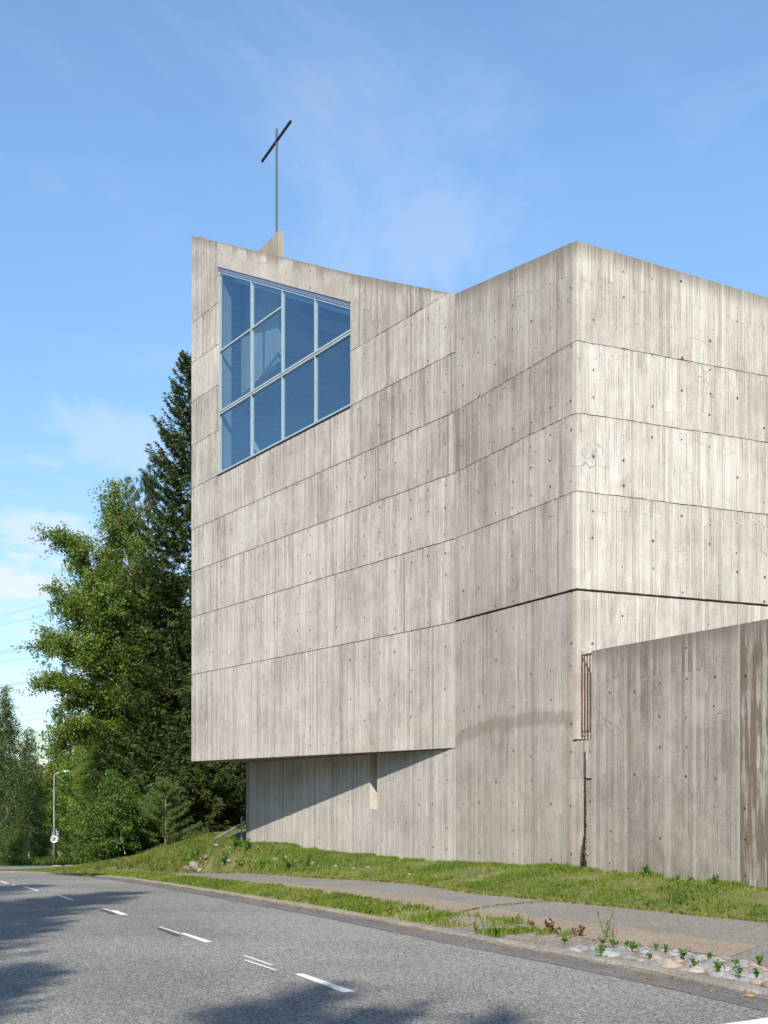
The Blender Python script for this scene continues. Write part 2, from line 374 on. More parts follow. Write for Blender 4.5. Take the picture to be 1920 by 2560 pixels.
M['grass'] = leafmat('grass_blades', (.085, .155, .018), (.29, .335, .055), (.40, .33, .15), .35)
M['drygrass'] = leafmat('dry_grass_blades', (.13, .17, .025), (.33, .32, .09), (.44, .35, .17), .35)
M['weed'] = leafmat('weed_leaves', (.05, .13, .015), (.13, .24, .035), None, .4)
M['redweed'] = leafmat('red_weed_leaves', (.13, .05, .03), (.22, .12, .05), None, .3)
M['birch'] = leafmat('birch_leaves', (.06, .11, .016), (.22, .28, .045), (.34, .38, .11), .35)
M['birch_far'] = leafmat('weeping_birch_leaves', (.045, .078, .020), (.13, .155, .045), (.22, .22, .09), .35)
M['maple'] = leafmat('maple_leaves', (.06, .10, .012), (.22, .25, .03), (.34, .32, .05), .4)
M['bush'] = leafmat('bush_leaves', (.045, .095, .014), (.13, .20, .036), (.20, .25, .09), .4)
M['spruce'] = leafmat('spruce_needles', (.024, .045, .010), (.095, .125, .023), (.14, .135, .035), .15)
M['pine'] = leafmat('pine_needles', (.028, .055, .024), (.075, .115, .055), None, .2)
M['sapling'] = leafmat('young_pine_needles', (.07, .115, .025), (.17, .23, .06), None, .3)
M['cone'] = leafmat('spruce_cones', (.12, .055, .022), (.20, .10, .04), None, .05)
M['flower'] = leafmat('flower_petals', (.75, .72, .6), (.8, .6, .05), None, .3)
M['deadleaf'] = leafmat('fallen_leaves', (.45, .22, .05), (.7, .5, .08), None, .3)
def bark(name, a, b, birch=False):
    t = NT(name); p = t.coord('Position')
    n = t.noise(t.map(p, (3, 3, 14) if birch else (14, 14, 2)), 1, 4, .6)
    t.color(t.mix(t.ramp(n, .52, .62) if birch else n, a, b)); t.bump(n, .02, .6); return t.m
M['bark_birch'] = bark('birch_bark', (.58, .55, .48), (.07, .06, .05), True)
M['bark'] = bark('brown_bark', (.05, .038, .026), (.16, .12, .085))
M['bark_pine'] = bark('pine_bark', (.16, .08, .04), (.30, .17, .09))
M['wire'] = simple('cable', (.22, .24, .26), .5)

# ------------------------------------------------------------------ ground profile and unprojection
RY = np.array([-60, 10, 14, 17.5, 21, 24.8, 28.5, 32, 36, 45, 60, 80, 100, 130, 400, 3000.])
RZ = np.array([-1.70, -1.70, -1.70, -1.73, -1.79, -1.90, -2.07, -2.27, -2.52, -3.0, -3.8, -4.85, -5.85, -6.6, -7.5, -8.])
def zr(Y): return np.interp(Y, RY, RZ)
PD = 0.
PY = np.array([-60, 10, 18, 20, 22, 24, 26, 28.4, 32, 34, 40, 60.])
PZ = np.array([-1.635, -1.635, -1.64, -1.655, -1.69, -1.745, -1.84, -1.95, -2.15, -2.3, -2.62, -3.7])
def pz(Y): return np.interp(Y, PY, PZ)
def upp(px, py, dz=0.): return up(px, py, dz, pz)
def up(px, py, dz=0., prof=None):
    """photo pixel -> point on the road profile raised by dz (used to survey the place from the photograph)"""
    lo, hi = 3., 300.; k = py-HY; prof = prof or zr
    for _ in range(50):
        m = (lo+hi)/2
        if -(prof(m)+dz)*F/m > k: lo = m
        else: hi = m
    return np.array([(px-CX)/F*lo, lo, prof(lo)+dz])
def at(px, py, Y): return Vector(((px-CX)/F*Y, Y, (HY-py)/F*Y))
def resample(P, n):
    P = np.asarray(P, float); d = np.r_[0, np.cumsum(np.linalg.norm(np.diff(P[:, :2], axis=0), axis=1))]
    s = np.linspace(0, d[-1], n); return np.stack([np.interp(s, d, P[:, i]) for i in range(P.shape[1])], 1)
def smooth(P, it=2):
    P = P.copy()
    for _ in range(it): P[1:-1] = .25*P[:-2]+.5*P[1:-1]+.25*P[2:]
    return P
def offset(P, w):
    T = np.gradient(P[:, :2], axis=0); T /= np.linalg.norm(T, axis=1)[:, None]
    Q = P.copy(); Q[:, 0] += T[:, 1]*w; Q[:, 1] -= T[:, 0]*w; return Q
def withz(P, dz): P = P.copy(); P[:, 2] = zr(P[:, 1])+dz; return P
def withp(P, dz): P = P.copy(); P[:, 2] = pz(P[:, 1])+dz; return P

kerb_px = [(1920, 2497), (1851, 2482), (1721, 2452), (1591, 2428), (1504, 2410), (1417, 2395), (1308, 2373), (1200, 2354), (1050, 2326), (922, 2299), (743, 2268), (576, 2239), (470, 2221), (380, 2208), (290, 2196), (202, 2188)]
K = [up(*p) for p in kerb_px]
d = K[0]-K[2]; d /= np.linalg.norm(d[:2])
K = [K[0]+d*s for s in (26, 14, 7, 3, 1.2)]+K
K += [np.array([-13.4, 44.6, 0]), np.array([-17, 46.2, 0]), np.array([-22, 47.2, 0]), np.array([-30, 48.2, 0])]
K = smooth(resample(np.array(K), 200), 6); K = withz(K, 0)
near_px = [(1920, 2410), (1808, 2391), (1699, 2376), (1590, 2363), (1469, 2347), (1408, 2339), (1300, 2317), (1200, 2293), (1160, 2285), (1087, 2274), (950, 2255), (794, 2232), (693, 2216), (597, 2210), (470, 2196), (400, 2188)]
NE = [upp(px, py) for px, py in near_px]
d = np.array([.42563, -.9049, 0]); NE = [NE[0]+d*s for s in (26, 12, 5, 2)]+NE
NE = withp(smooth(resample(np.array(NE), 160), 4), PD)
far_px = [(1920, 2304), (1764, 2291), (1634, 2276), (1504, 2263), (1391, 2254), (1308, 2243), (1200, 2237), (1160, 2228), (1041, 2210), (904, 2200), (766, 2193), (693, 2187), (524, 2182), (400, 2183)]
FE = [upp(px, py) for px, py in far_px]
d = np.array([.42563, -.9049, 0]); FE = [FE[0]+d*s for s in (26, 12, 5, 2)]+FE
FE = withp(smooth(resample(np.array(FE), 160), 4), PD)
mid_px = [(1899, 2365), (1808, 2354), (1699, 2337), (1590, 2321), (1417, 2302), (1256, 2274), (1160, 2258), (1041, 2239), (904, 2226), (766, 2216), (656, 2203), (597, 2201)]

# building plan ---------------------------------------------------
C = np.array([3.254, 20.6]); d2 = np.array([-.42563, .90490]); n2 = np.array([-.90490, -.42563])
d3 = np.array([.90490, .42563]); n3 = np.array([.42563, -.90490])
def hit(O, d, px):
    r = (px-CX)/F; return (r*O[1]-O[0])/(d[0]-r*d[1])
V = C+d2*hit(C, d2, 1137.5)
a1 = math.atan2(1933, F); d1 = np.array([-math.sin(a1), math.cos(a1)]); n1 = np.array([-math.cos(a1), -math.sin(a1)])
UA = hit(V, d1, 478.5); A = V+d1*UA; UL = hit(V, d2, 623.5); L_ = V+d2*UL; LC = np.linalg.norm(C-V)
def zat(O, d, px, py): u = hit(O, d, px); return u, (HY-py)/F*(O[1]+d[1]*u)

# ------------------------------------------------------------------ terrain
ctl = []
for p in FE[::5]: ctl.append((p[0], p[1], p[2]-.03))
print('FE end', FE[-1], FE[-12], ((FE[::12, :2]-C)@n2).round(2))
def zbase(Y): return np.interp(Y, [12, 20.6, 24.5, 30, 36, 45], [-1.28, -1.30, -1.46, -1.55, -1.58, -1.5])
for u in np.linspace(-22, UL, 16):
    p = V+d2*u; ctl.append((p[0], p[1], zbase(p[1])))
    q = p+d3*1.2; ctl.append((q[0], q[1], zbase(p[1])))
for u in np.linspace(4.5, UL, 6):          # crest of the bank under the overhang
    p = V+d2*u+n2*np.interp(u, [4.5, 12.7], [.9, 1.15]); ctl.append((p[0], p[1], zbase(p[1])-np.interp(u, [4.5, 8], [.10, .0])))
for x, y, z in ((-4.9, 36.5, -1.55), (-5.3, 38.5, -1.5), (-6.1, 42, -1.46), (-7.0, 40, -1.80), (-7.4, 37.2, -2.05), (-8.4, 38.4, -2.3), (-9.3, 38.8, -2.52), (-6.6, 35.2, -2.2),
                (-10.5, 42, -2.80), (-12, 47, -3.05), (-9, 46, -2.3), (-7, 48, -1.7), (-3, 50, -1.4), (0, 44, -1.4), (5, 50, -1.3), (20, 50, -1.3), (20, 30, -1.2), (12, 15, -1.25), (-14, 55, -3.5),
                (-12, 62, -3.6), (-6, 62, -2.6), (6, 70, -2.0), (-20, 60, -3.8), (-30, 60, -3.8), (-20, 80, -4.85), (-35, 80, -4.85), (-5, 85, -4.2), (-20, 100, -5.85), (-40, 100, -5.85), (20, 100, -4), (-10, 110, -6)):
    ctl.append((x, y, z))
for y in (0, 8, 16, 24, 32, 40, 50): ctl.append((-14, y, float(zr(y))-.05)); ctl.append((-26, y, float(zr(y))))
ctl += [(5, 0, -1.7), (15, 2, -1.6), (25, 12, -1.3)]
ctl = np.array(ctl); P2 = ctl[:, :2]
def phi(r2): return np.where(r2 > 0, .5*r2*np.log(r2+1e-12), 0)
n = len(ctl); Kk = phi(((P2[:, None]-P2[None])**2).sum(-1))+np.eye(n)*.02
Am = np.zeros((n+3, n+3)); Am[:n, :n] = Kk; Am[:n, n] = 1; Am[:n, n+1:] = P2; Am[n, :n] = 1; Am[n+1:, :n] = P2.T
wv = np.linalg.solve(Am, np.r_[ctl[:, 2], 0, 0, 0])
# corridor polygon = road, verge and path
corr = np.vstack([FE[:, :2], K[K[:, 1] > FE[-1, 1]+.3][:, :2], np.array([[-40, 46], [-40, -40], [30, -40]])])
def inpoly(X, Y, poly):
    r = np.zeros(X.shape, bool); j = len(poly)-1
    for i in range(len(poly)):
        xi, yi = poly[i]; xj, yj = poly[j]
        c = ((yi > Y) != (yj > Y)) & (X < (xj-xi)*(Y-yi)/(yj-yi+1e-12)+xi); r ^= c; j = i
    return r
def terr(X, Y):
    X = np.asarray(X, float); Y = np.asarray(Y, float); sh = X.shape; x = X.ravel(); y = Y.ravel(); out = np.empty(len(x))
    for i in range(0, len(x), 20000):
        xx = x[i:i+20000]; yy = y[i:i+20000]; r2 = (xx[:, None]-P2[:, 0])**2+(yy[:, None]-P2[:, 1])**2
        out[i:i+20000] = phi(r2)@wv[:n]+wv[n]+wv[n+1]*xx+wv[n+2]*yy
    far = np.clip((np.hypot(x, y-35)-75)/30, 0, 1); out = out*(1-far)+zr(y)*far
    out = np.clip(out, -9, -1.1)
    ins = inpoly(x, y, corr); out = np.where(ins, np.minimum(out, np.minimum(zr(y), pz(y))-.12), out)
    # junction road behind the corner of the verge
    return out.reshape(sh)
SIDE = np.array([(-60, 47.6), (-30, 48.6), (-22, 51.5), (-17.5, 56), (-12.5, 66), (-8, 82), (-13, 90), (-19, 84), (-30, 76), (-60, 70)])

def axis(segs):
    r = []
    for a, b, s in segs: r += list(np.arange(a, b, s))
    return np.array(r+[segs[-1][1]])
gx = axis([(-3000, -300, 300), (-300, -60, 30), (-60, -16, 2), (-16, -9, .6), (-9, 8, .25), (8, 30, 1.5), (30, 300, 30), (300, 3000, 300)])
gy = axis([(-300, -60, 40), (-60, 6, 4), (6, 12, .6), (12, 40, .25), (40, 60, .7), (60, 130, 3), (130, 400, 30), (400, 4000, 400)])
GX, GY = np.meshgrid(gx, gy, indexing='ij'); GZ = terr(GX, GY)
ins = inpoly(GX, GY, SIDE); GZ = np.where(ins, np.minimum(GZ, zr(GY)-.12), GZ)
det = (GX > -20) & (GX < 12) & (GY > 8) & (GY < 70) & ~inpoly(GX, GY, corr)
rng = np.random.default_rng(4)
bumps = np.array([mnoise.noise(Vector((x*1.3, y*1.3, 0))) for x, y in zip(GX[det], GY[det])])*.035
GZ[det] += bumps
tag(grid_mesh('ground', np.stack([GX, GY, GZ], -1), M['soil']), kind='structure')

def gt(x, y):
    x = np.asarray(x, float); y = np.asarray(y, float)
    i = np.clip(np.searchsorted(gx, x)-1, 0, len(gx)-2); j = np.clip(np.searchsorted(gy, y)-1, 0, len(gy)-2)
    u = (x-gx[i])/(gx[i+1]-gx[i]); v = (y-gy[j])/(gy[j+1]-gy[j])
    return GZ[i, j]*(1-u)*(1-v)+GZ[i+1, j]*u*(1-v)+GZ[i, j+1]*(1-u)*v+GZ[i+1, j+1]*u*v
def loft(name, Aa, Bb, m, mat, noise_amp=0., kind='structure', nal=220, parent=None):
    a = resample(Aa, nal); b = resample(Bb, nal); t = np.linspace(0, 1, m)
    P = a[:, None]*(1-t)[None, :, None]+b[:, None]*t[None, :, None]
    if noise_amp:
        nz = np.array([mnoise.noise(Vector((p[0]*2.1, p[1]*2.1, 3))) for p in P.reshape(-1, 3)]).reshape(P.shape[:2])
        w = np.sin(t*np.pi)[None]; P[:, :, 2] += nz*noise_amp*w
    o = grid_mesh(name, P, mat, parent)
    if kind: tag(o, kind=kind)
    return P
# road: kerb line to beyond its other side
LEFT = np.array([[x, y, 0] for x, y in ((18, -34), (8, -16), (2, -4), (-3.5, 4), (-8.5, 12), (-13, 20), (-18, 28), (-24, 35), (-32, 41), (-40, 44))])
LEFT = withz(smooth(resample(LEFT, 200), 10), 0)
Kr = withz(K, 0)
Kext = np.vstack([Kr, withz(np.array([[-40, 48.4, 0]]), 0)])
a = resample(Kext, 220); b = resample(LEFT, 220); t = np.linspace(0, 1, 30)
P = a[:, None]*(1-t)[None, :, None]+b[:, None]*t[None, :, None]; P[:, :, 2] = zr(P[:, :, 1])
tag(grid_mesh('road', P, M['asphalt']), kind='structure')
M['edge_asphalt'] = speckle('smooth_edge_asphalt', (.07, .066, .06), (.30, .285, .255), 85, (1.5, .25), (.16, .13, .10))
ke = K[(K[:, 1] > 2) & (K[:, 1] < 40)]; ki = offset(ke, -.42)
loft('road_edge', withz(ke, .004), withz(ki, .004), 3, M['edge_asphalt'])
# side road
def fill(name, poly, mat, dz, step=1.0, kind='structure'):
    c = poly.mean(0); pts = resample(np.vstack([poly, poly[:1]]), 160); t = np.linspace(0, 1, 14)
    P = c[None, None]+(pts-c)[:, None]*t[None, :, None]; Z = zr(P[..., 1])+dz
    return tag(grid_mesh(name, np.concatenate([P, Z[..., None]], -1), mat), kind=kind)
fill('side_road', SIDE, M['asphalt'], -.03)

# path, with its paler strip and the verge
Kb = offset(K, .15); Kb = withz(Kb, .036)
loft('verge', Kb[:np.argmin(abs(Kb[:, 1]-43))], np.vstack([NE, withz(np.array([[-10.5, 41.2, 0]]), .02)]), 12, M['gravel'], .03)
loft('path', NE, FE, 8, M['path_grey'])
mid = withp(smooth(resample(np.array([upp(px, py) for px, py in mid_px]), 60), 3), 0.004)
nea = withp(np.array([upp(px, py) for px, py in [(1840, 2396)]+near_px[1:14]]), 0.004)
sel = NE[(NE[:, 1] > nea[0][1]) & (NE[:, 1] < mid[-1][1]-.3)]
loft('path_strip', withp(sel, .004), mid, 6, M['path_tan'])
# kerb stones
kerb = empty('kerb', (K[60][0], K[60][1], -1.7), kind='structure')
dist = np.r_[0, np.cumsum(np.linalg.norm(np.diff(K[:, :2], axis=0), axis=1))]
def kpt(s): return np.array([np.interp(s, dist, K[:, 0]), np.interp(s, dist, K[:, 1])])
s = 17.; rr = random.Random(5); S_BED = None
while s < dist[-1]-14:
    ln = .98+rr.uniform(-.12, .2); mb = MB(); segs = 5
    grey = kpt(s)[1] < 14.2
    hgt = .05 if grey else np.interp(kpt(s)[1], [14, 18, 24, 30], [.045, .045, .03, .045])
    rows = []
    for i in range(segs+1):
        q = s+.006+(ln-.012)*i/segs; p = kpt(q); tt = (kpt(q+.05)-kpt(q-.05)); tt /= np.linalg.norm(tt); nn = np.array([tt[1], -tt[0]])
        z = float(zr(p[1])); j = lambda k: rr.uniform(-k, k)
        prof = [(.0+j(.006), -.1), (.0+j(.007), hgt*.45+j(.008)), (.006+j(.006), hgt-.014+j(.004)), (.022+j(.004), hgt+j(.003)), (.14, hgt+.004+j(.003)), (.155, hgt-.01), (.155, -.1)]
        rows.append([mb.vert((p[0]+nn[0]*w, p[1]+nn[1]*w, z+h)) for w, h in prof])
    for r0, r1 in zip(rows, rows[1:]):
        for k in range(6): mb.face((r0[k], r0[k+1], r1[k+1], r1[k]))
    mb.face(rows[0][::-1]); mb.face(rows[-1]); mb.build('kerb_stone', M['granite_kerb'] if grey else M['kerb_dirt'], kerb)
    s += ln
# markings
mk = [([(735, 2434), (758, 2434), (888, 2478), (857, 2481)]), ([(447, 2332), (464, 2333), (531, 2354), (513, 2356)]), ([(273, 2276), (291, 2276), (321.5, 2287), (302, 2287)]),
      ([(143, 2238.5), (153, 2238.5), (186, 2249.5), (176, 2250)]), ([(55, 2215.8), (63, 2215.8), (100, 2226.3), (91, 2227)]), ([(-2, 2203), (6, 2203), (40, 2213.3), (32, 2214)]),
      ([(-60, 2190), (-54, 2190), (-20, 2198), (-27, 2199)])]
thin = [((399, 2317), (450, 2333.5)), ((258, 2271), (277, 2277.5)), ((610, 2388), (681, 2413)), ((612, 2399.5), (690, 2425))]
paint = empty('centre_line', (-1, 12, -1.7), kind='structure')
for q in mk:
    mb = MB(); mb.poly([up(x, y, .004) for x, y in q]); mb.build('line_dash', M['line'], paint)
for (x0, y0), (x1, y1) in thin:
    p = up(x0, y0, .004); q = up(x1, y1, .004); tt = (q-p)[:2]; tt /= np.linalg.norm(tt); nn = np.array([-tt[1], tt[0], 0])*.014
    mb = MB(); mb.poly([p+nn, p-nn, q-nn, q+nn]); mb.build('line_dash', M['line'], paint)
mb = MB()
for q in ([(388, 2320), (404, 2320), (450, 2338.5), (440, 2341)], [(247, 2275), (262, 2274.5), (290, 2284), (280, 2286)]): mb.poly([up(x, y, .0035) for x, y in q])
mb.build('line_ghost', M['tar'], paint)
mb = MB(); mb.poly([up(x, y, .004) for x, y in ((1770, 2565), (1920, 2544), (2120, 2518), (2250, 2570), (1900, 2640))])
mb.build('give_way_block', M['line'], paint)
for x0, x1, yy in ((130, 152, 2164), (160, 182, 2163), (190, 212, 2162), (218, 240, 2161)):
    mb = MB(); mb.poly([up(x0, yy+1, -.02), up(x1, yy+1, -.02), up(x1+2, yy-1, -.02), up(x0+2, yy-1, -.02)]); mb.build('line_dash', M['line'], paint)

# ------------------------------------------------------------------ church
church = empty('church', (float(V[0]), float(V[1]), -1.5), 'raw board-marked concrete church with angular overhanging upper wall and a big blue window', 'church')
def panel(O, d, nn, u0, u1, zb, zt, mat, rg, off=0., back=.12, name='concrete_panel', parent=church, dirt_top=False, gap=.005, horiz=False, bw=(.04, .075), jag=.010, bl_from=None):
    mb = MB(); zb = zb if callable(zb) else (lambda u, z=zb: z); zt = zt if callable(zt) else (lambda u, z=zt: z)
    u0 += gap; u1 -= gap; us = [u0]
    while us[-1] < u1-bw[1]*1.2:
        w = rg.uniform(*bw)*(1 if bl_from is None or us[-1] < bl_from else 5); us.append(min(us[-1]+w, u1))
    us[-1] = u1
    def wob(u, z): return mnoise.noise(Vector((u*1.6, z*5.1, 1)))*.010+mnoise.noise(Vector((u*8.3, z*5.1, 7)))*.012
    fb = parent is church and abs(zb(u0)-zb(u1)) < 1e-6 and jag > .005 and zb(u0) > 3.6; ft_ = parent is church and abs(zt(u0)-zt(u1)) < 1e-6 and jag > .005 and zt(u0) > 3.6
    jag = min(jag, .004 if zt(u0) > 3.6 or parent is church else .002)
    jb = [rg.uniform(-jag, jag) for _ in us]; jt = [rg.uniform(-jag, jag)*(.8 if not dirt_top else .25) for _ in us]
    run = .5
    for i in range(len(us)-1):
        a, b = us[i], us[i+1]; za, zb2 = zb(a)+gap+.0035+jb[i]+(wob(a, zb(a)) if fb else 0), zb(b)+gap+.0035+jb[i+1]+(wob(b, zb(b)) if fb else 0); ta, tb = zt(a)-gap-.0035+jt[i]+(wob(a, zt(a)) if ft_ else 0), zt(b)-gap-.0035+jt[i+1]+(wob(b, zt(b)) if ft_ else 0)
        H = min(ta-za, tb-zb2)
        if H < .03: continue
        cuts = [0.]
        if rg.random() < .75 and H > .4: cuts += sorted(rg.uniform(.12, .88) for _ in range(rg.choice((1, 1, 2))))
        if dirt_top and H > .8:
            cuts = [c for c in cuts if c < 1-.6/H]+[1-.55/H]
        lip = (not dirt_top) and H > .8 and ft_
        if lip: cuts = [c for c in cuts if c < 1-.5/H]+[1-rg.uniform(.05, .34)/H]
        cuts.append(1.)
        run = .5*run+.5*rg.random()
        tone = min(1, max(0, .56+(run-.5)*.5+rg.gauss(0, .10)-(.45 if rg.random() < .07 else 0)+(.3 if rg.random() < .06 else 0))); o = off+rg.uniform(-.0035, .0035)
        for j in range(len(cuts)-1):
            c0, c1 = cuts[j], cuts[j+1]
            if j and rg.random() < .7: tone = min(1, max(0, tone+rg.gauss(0, .16))); o = off+rg.uniform(-.0035, .0035)
            z = [za+(ta-za)*c0, zb2+(tb-zb2)*c0, zb2+(tb-zb2)*c1, za+(ta-za)*c1]; uu = [a, b, b, a]
            dt = [0, 0, 1, 1] if (dirt_top and j == len(cuts)-2) else ([0, 0, .52, .52] if lip and j == len(cuts)-2 else [0]*4)
            fr = [mb.vert((O[0]+d[0]*uu[k]+nn[0]*o, O[1]+d[1]*uu[k]+nn[1]*o, z[k]), dt[k]) for k in range(4)]
            bk = [mb.vert((O[0]+d[0]*uu[k]-nn[0]*(back-o), O[1]+d[1]*uu[k]-nn[1]*(back-o), z[k]), dt[k]) for k in range(4)]
            w = b-a; hh = .5
            # board uv: distance to the seam is folded in the corners of two halves -> use a mid column
            m0 = mb.vert((O[0]+d[0]*(a+b)/2+nn[0]*o, O[1]+d[1]*(a+b)/2+nn[1]*o, (z[0]+z[1])/2), (dt[0]+dt[1])/2)
            m1 = mb.vert((O[0]+d[0]*(a+b)/2+nn[0]*o, O[1]+d[1]*(a+b)/2+nn[1]*o, (z[2]+z[3])/2), (dt[2]+dt[3])/2)
            um = (a+b)/2; zm0 = (z[0]+z[1])/2; zm1 = (z[2]+z[3])/2
            mb.face((fr[0], m0, m1, fr[3]), [(a, z[0], 0, 1), (um, zm0, w/2, 1), (um, zm1, w/2, 1), (a, z[3], 0, 1)], tone)
            mb.face((m0, fr[1], fr[2], m1), [(um, zm0, w/2, 1), (b, z[1], 0, 1), (b, z[2], 0, 1), (um, zm1, w/2, 1)], tone)
            def su(k, dep): return (uu[k]+dep, z[k], .5, .5)
            mb.face((fr[0], fr[3], bk[3], bk[0]), [su(0, 0), su(3, 0), su(3, back), su(0, back)], tone)
            mb.face((fr[1], bk[1], bk[2], fr[2]), [su(1, 0), su(1, back), su(2, back), su(2, 0)], tone)
            if j == 0: mb.face((fr[0], bk[0], bk[1], fr[1]), [su(0, 0), su(0, back), su(1, back), su(1, 0)], tone)
            if j == len(cuts)-2: mb.face((fr[3], fr[2], bk[2], bk[3]), [su(3, 0), su(2, 0), su(2, back), su(3, back)], tone)
    return mb.build(name, mat, parent)
def wallprism(mb, O, d, nn, u0, u1, zb, zt, off0, off1):
    zb = zb if callable(zb) else (lambda u, z=zb: z); zt = zt if callable(zt) else (lambda u, z=zt: z)
    def p(u, o, z): return (O[0]+d[0]*u+nn[0]*o, O[1]+d[1]*u+nn[1]*o, z)
    mb.prism([p(u0, off0, zb(u0)), p(u1, off0, zb(u1)), p(u1, off1, zb(u1)), p(u0, off1, zb(u0))],
             [p(u0, off0, zt(u0)), p(u1, off0, zt(u1)), p(u1, off1, zt(u1)), p(u0, off1, zt(u0))])

LIFTS = [.865, 3.40, 5.08, 6.41, 7.63, 8.84, 10.09, 11.36, 12.5, 13.66]
top1 = [zat(V, d1, px, py) for px, py in ((1137.5, 734), (879.5, 683), (690, 637.5), (545, 604), (520, 597.5), (496, 592.5), (478.5, 589.5))]
T1u = [p[0] for p in top1]; T1z = [p[1] for p in top1]
def zt1(u): return float(np.interp(u, T1u, T1z))
wl, wr = hit(V, d1, 544.2), hit(V, d1, 876)
wzb = zat(V, d1, 544.2, 1188)[1]
wtl = zat(V, d1, 544.2, 667)[1]; wtr = zat(V, d1, 878, 755)[1]
def wtop(u): return wtr+(wtl-wtr)*(u-wr)/(wl-wr)
print('window', wl, wr, wzb, wtl, wtr, 'UA', UA, 'UL', UL, 'top', top1, 'LC', LC)
rg = random.Random(11)
LIFTS[5] = wzb
u862 = hit(V, d1, 997)
for i, z0 in enumerate(LIFTS):
    z1 = LIFTS[i+1] if i+1 < len(LIFTS) else 30.
    cols = [(.012, wr), (wr, wl), (wl, UA)]
    zz1 = z1
    for ci, (ua, ub) in enumerate(cols):
        z1 = zz1
        zmax = max(zt1(ua), zt1(ub))
        if z0 > zmax-.05: continue
        if ci == 1 and z0 >= wzb-.01: continue
        last = z1 > min(zt1(ua), zt1(ub))-.01
        if ci == 0 and i == 6: z1 = 30.; last = True            # the lift above runs into the coping
        if ci == 0 and i > 6: continue
        if ci == 0 and i == 5: z1 = 10.09
        if ci == 2 and i == 9: last = True
        zt = (lambda u, z1=z1: min(z1, zt1(u)))
        if ci == 0 and i == 6: ub = wr
        panel(V, d1, n1, ua, ub, z0, zt, M['c1'], rg, dirt_top=last and z1 > 20, gap=.005, jag=.0015 if i == 0 else .010)
# lintel over the window: horizontal board marks
panel(V, d1, n1, wr, wl, wtop, zt1, M['c1h'], rg, dirt_top=True, bw=(.25, .5))
core = MB(); TH = .42
wallprism(core, V, d1, n1, .02, wr, .875, lambda u: zt1(u)-.03, -.035, -TH)
wallprism(core, V, d1, n1, wr, wl, .875, wzb-.002, -.035, -TH)
wallprism(core, V, d1, n1, wr, wl, lambda u: wtop(u)+.002, lambda u: zt1(u)-.03, -.035, -TH)
wallprism(core, V, d1, n1, wl, UA-.01, .875, lambda u: zt1(u)-.04, -.035, -TH)
core.build('wall_core', M['soffit'], church)
# soffit of the overhang
mb = MB(); back_off = 3.0
q = [V-n1*.03+d1*.03, V+d1*(UA-.01)-n1*.03, V+d1*(UA-.01)+d3*6, V+d3*6]
mb.prism([(p[0], p[1], .868) for p in q], [(p[0], p[1], 1.1) for p in q]); 
for k in range(len(mb.v)):
    x, y, z = mb.v[k]; 
mb.build('soffit', M['soffit'], church)
# side wall 2
T2 = [zat(V, -d2, 1137.5, 734)[1], 1378*20.6/F]
def zt2(u): return T2[0]+(T2[1]-T2[0])*u/LC
u94 = hit(V, -d2, 1266)
e2 = LC-.122
for i in range(5):
    z0 = [3.43, 5.08, 6.41, 7.63][i] if i < 4 else None
    if z0 is None: continue
    z1 = [5.08, 6.41, 7.63, 99][i]
    for ua, ub in ((.010, u94), (u94, e2)):
        panel(V, -d2, n2, ua, ub, z0, (lambda u, z1=z1: min(z1, zt2(u))), M['c2'], rg, dirt_top=z1 > 50, gap=.003)
zg = 3.402
u1425 = hit(V, -d2, 1425)
NOTCH = .875
for ua, ub in ((.010, u94), (u94, u1425)):
    panel(V, -d2, n2, ua, ub, -1.9, zg, M['c2a'], rg, off=-.012, gap=.003)
panel(V, -d2, n2, u1425, e2, NOTCH, zg, M['c2a'], rg, off=-.012, gap=.003)
core = MB()
wallprism(core, V, -d2, n2, 0.03, LC-.13, 1.1, lambda u: zt2(u)-.03, -.11, -.35)
nl = hit(V, d2, 924.5); nr = hit(V, d2, 942.8)
wallprism(core, V, -d2, n2, -UL+.02, -nl-.035, -2.6, 1.098, -.055, -.35); wallprism(core, V, -d2, n2, -nr+.03, u1425-.02, -2.6, 1.098, -.055, -.35)
wallprism(core, V, -d2, n2, -nl-.033, -nr+.028, .872, 1.098, -.055, -.35)
core.build('wall_core', M['core'], church)
# pale wall 3
t3 = zat(C, d3, 1920, 743)
def zt3(u): return 1378*20.6/F+(t3[1]-1378*20.6/F)*u/t3[0]
u3 = [hit(C, d3, 1717), 8.2, 13, 19]
for z0, z1 in ((3.43, 5.08), (5.08, 6.41), (6.41, 7.63), (7.63, 99)):
    ua = 0.
    for ub in u3:
        panel(C, d3, n3, ua-(.003 if ua == 0 else 0), ub, z0, (lambda u, z1=z1: min(z1, zt3(u))), M['c3'], rg, dirt_top=z1 > 50, bl_from=8.2, gap=.003); ua = ub
ua = 0.
for ub in u3:
    panel(C, d3, n3, ua+(.012-.003 if ua == 0 else 0), ub, -1.9 if ua > 0 else NOTCH, zg, M['c3'], rg, off=-.012, bl_from=8.2, gap=.003, bw=(.06, .10)); ua = ub
panel(C, d3, n3, .10, u3[0], -1.9, NOTCH, M['c3'], rg, off=-.03, gap=.003)
core = MB(); wallprism(core, C, d3, n3, .13, 18.98, -2.6, lambda u: zt3(u)-.03, -.11, -.35); core.build('wall_core', M['core'], church)
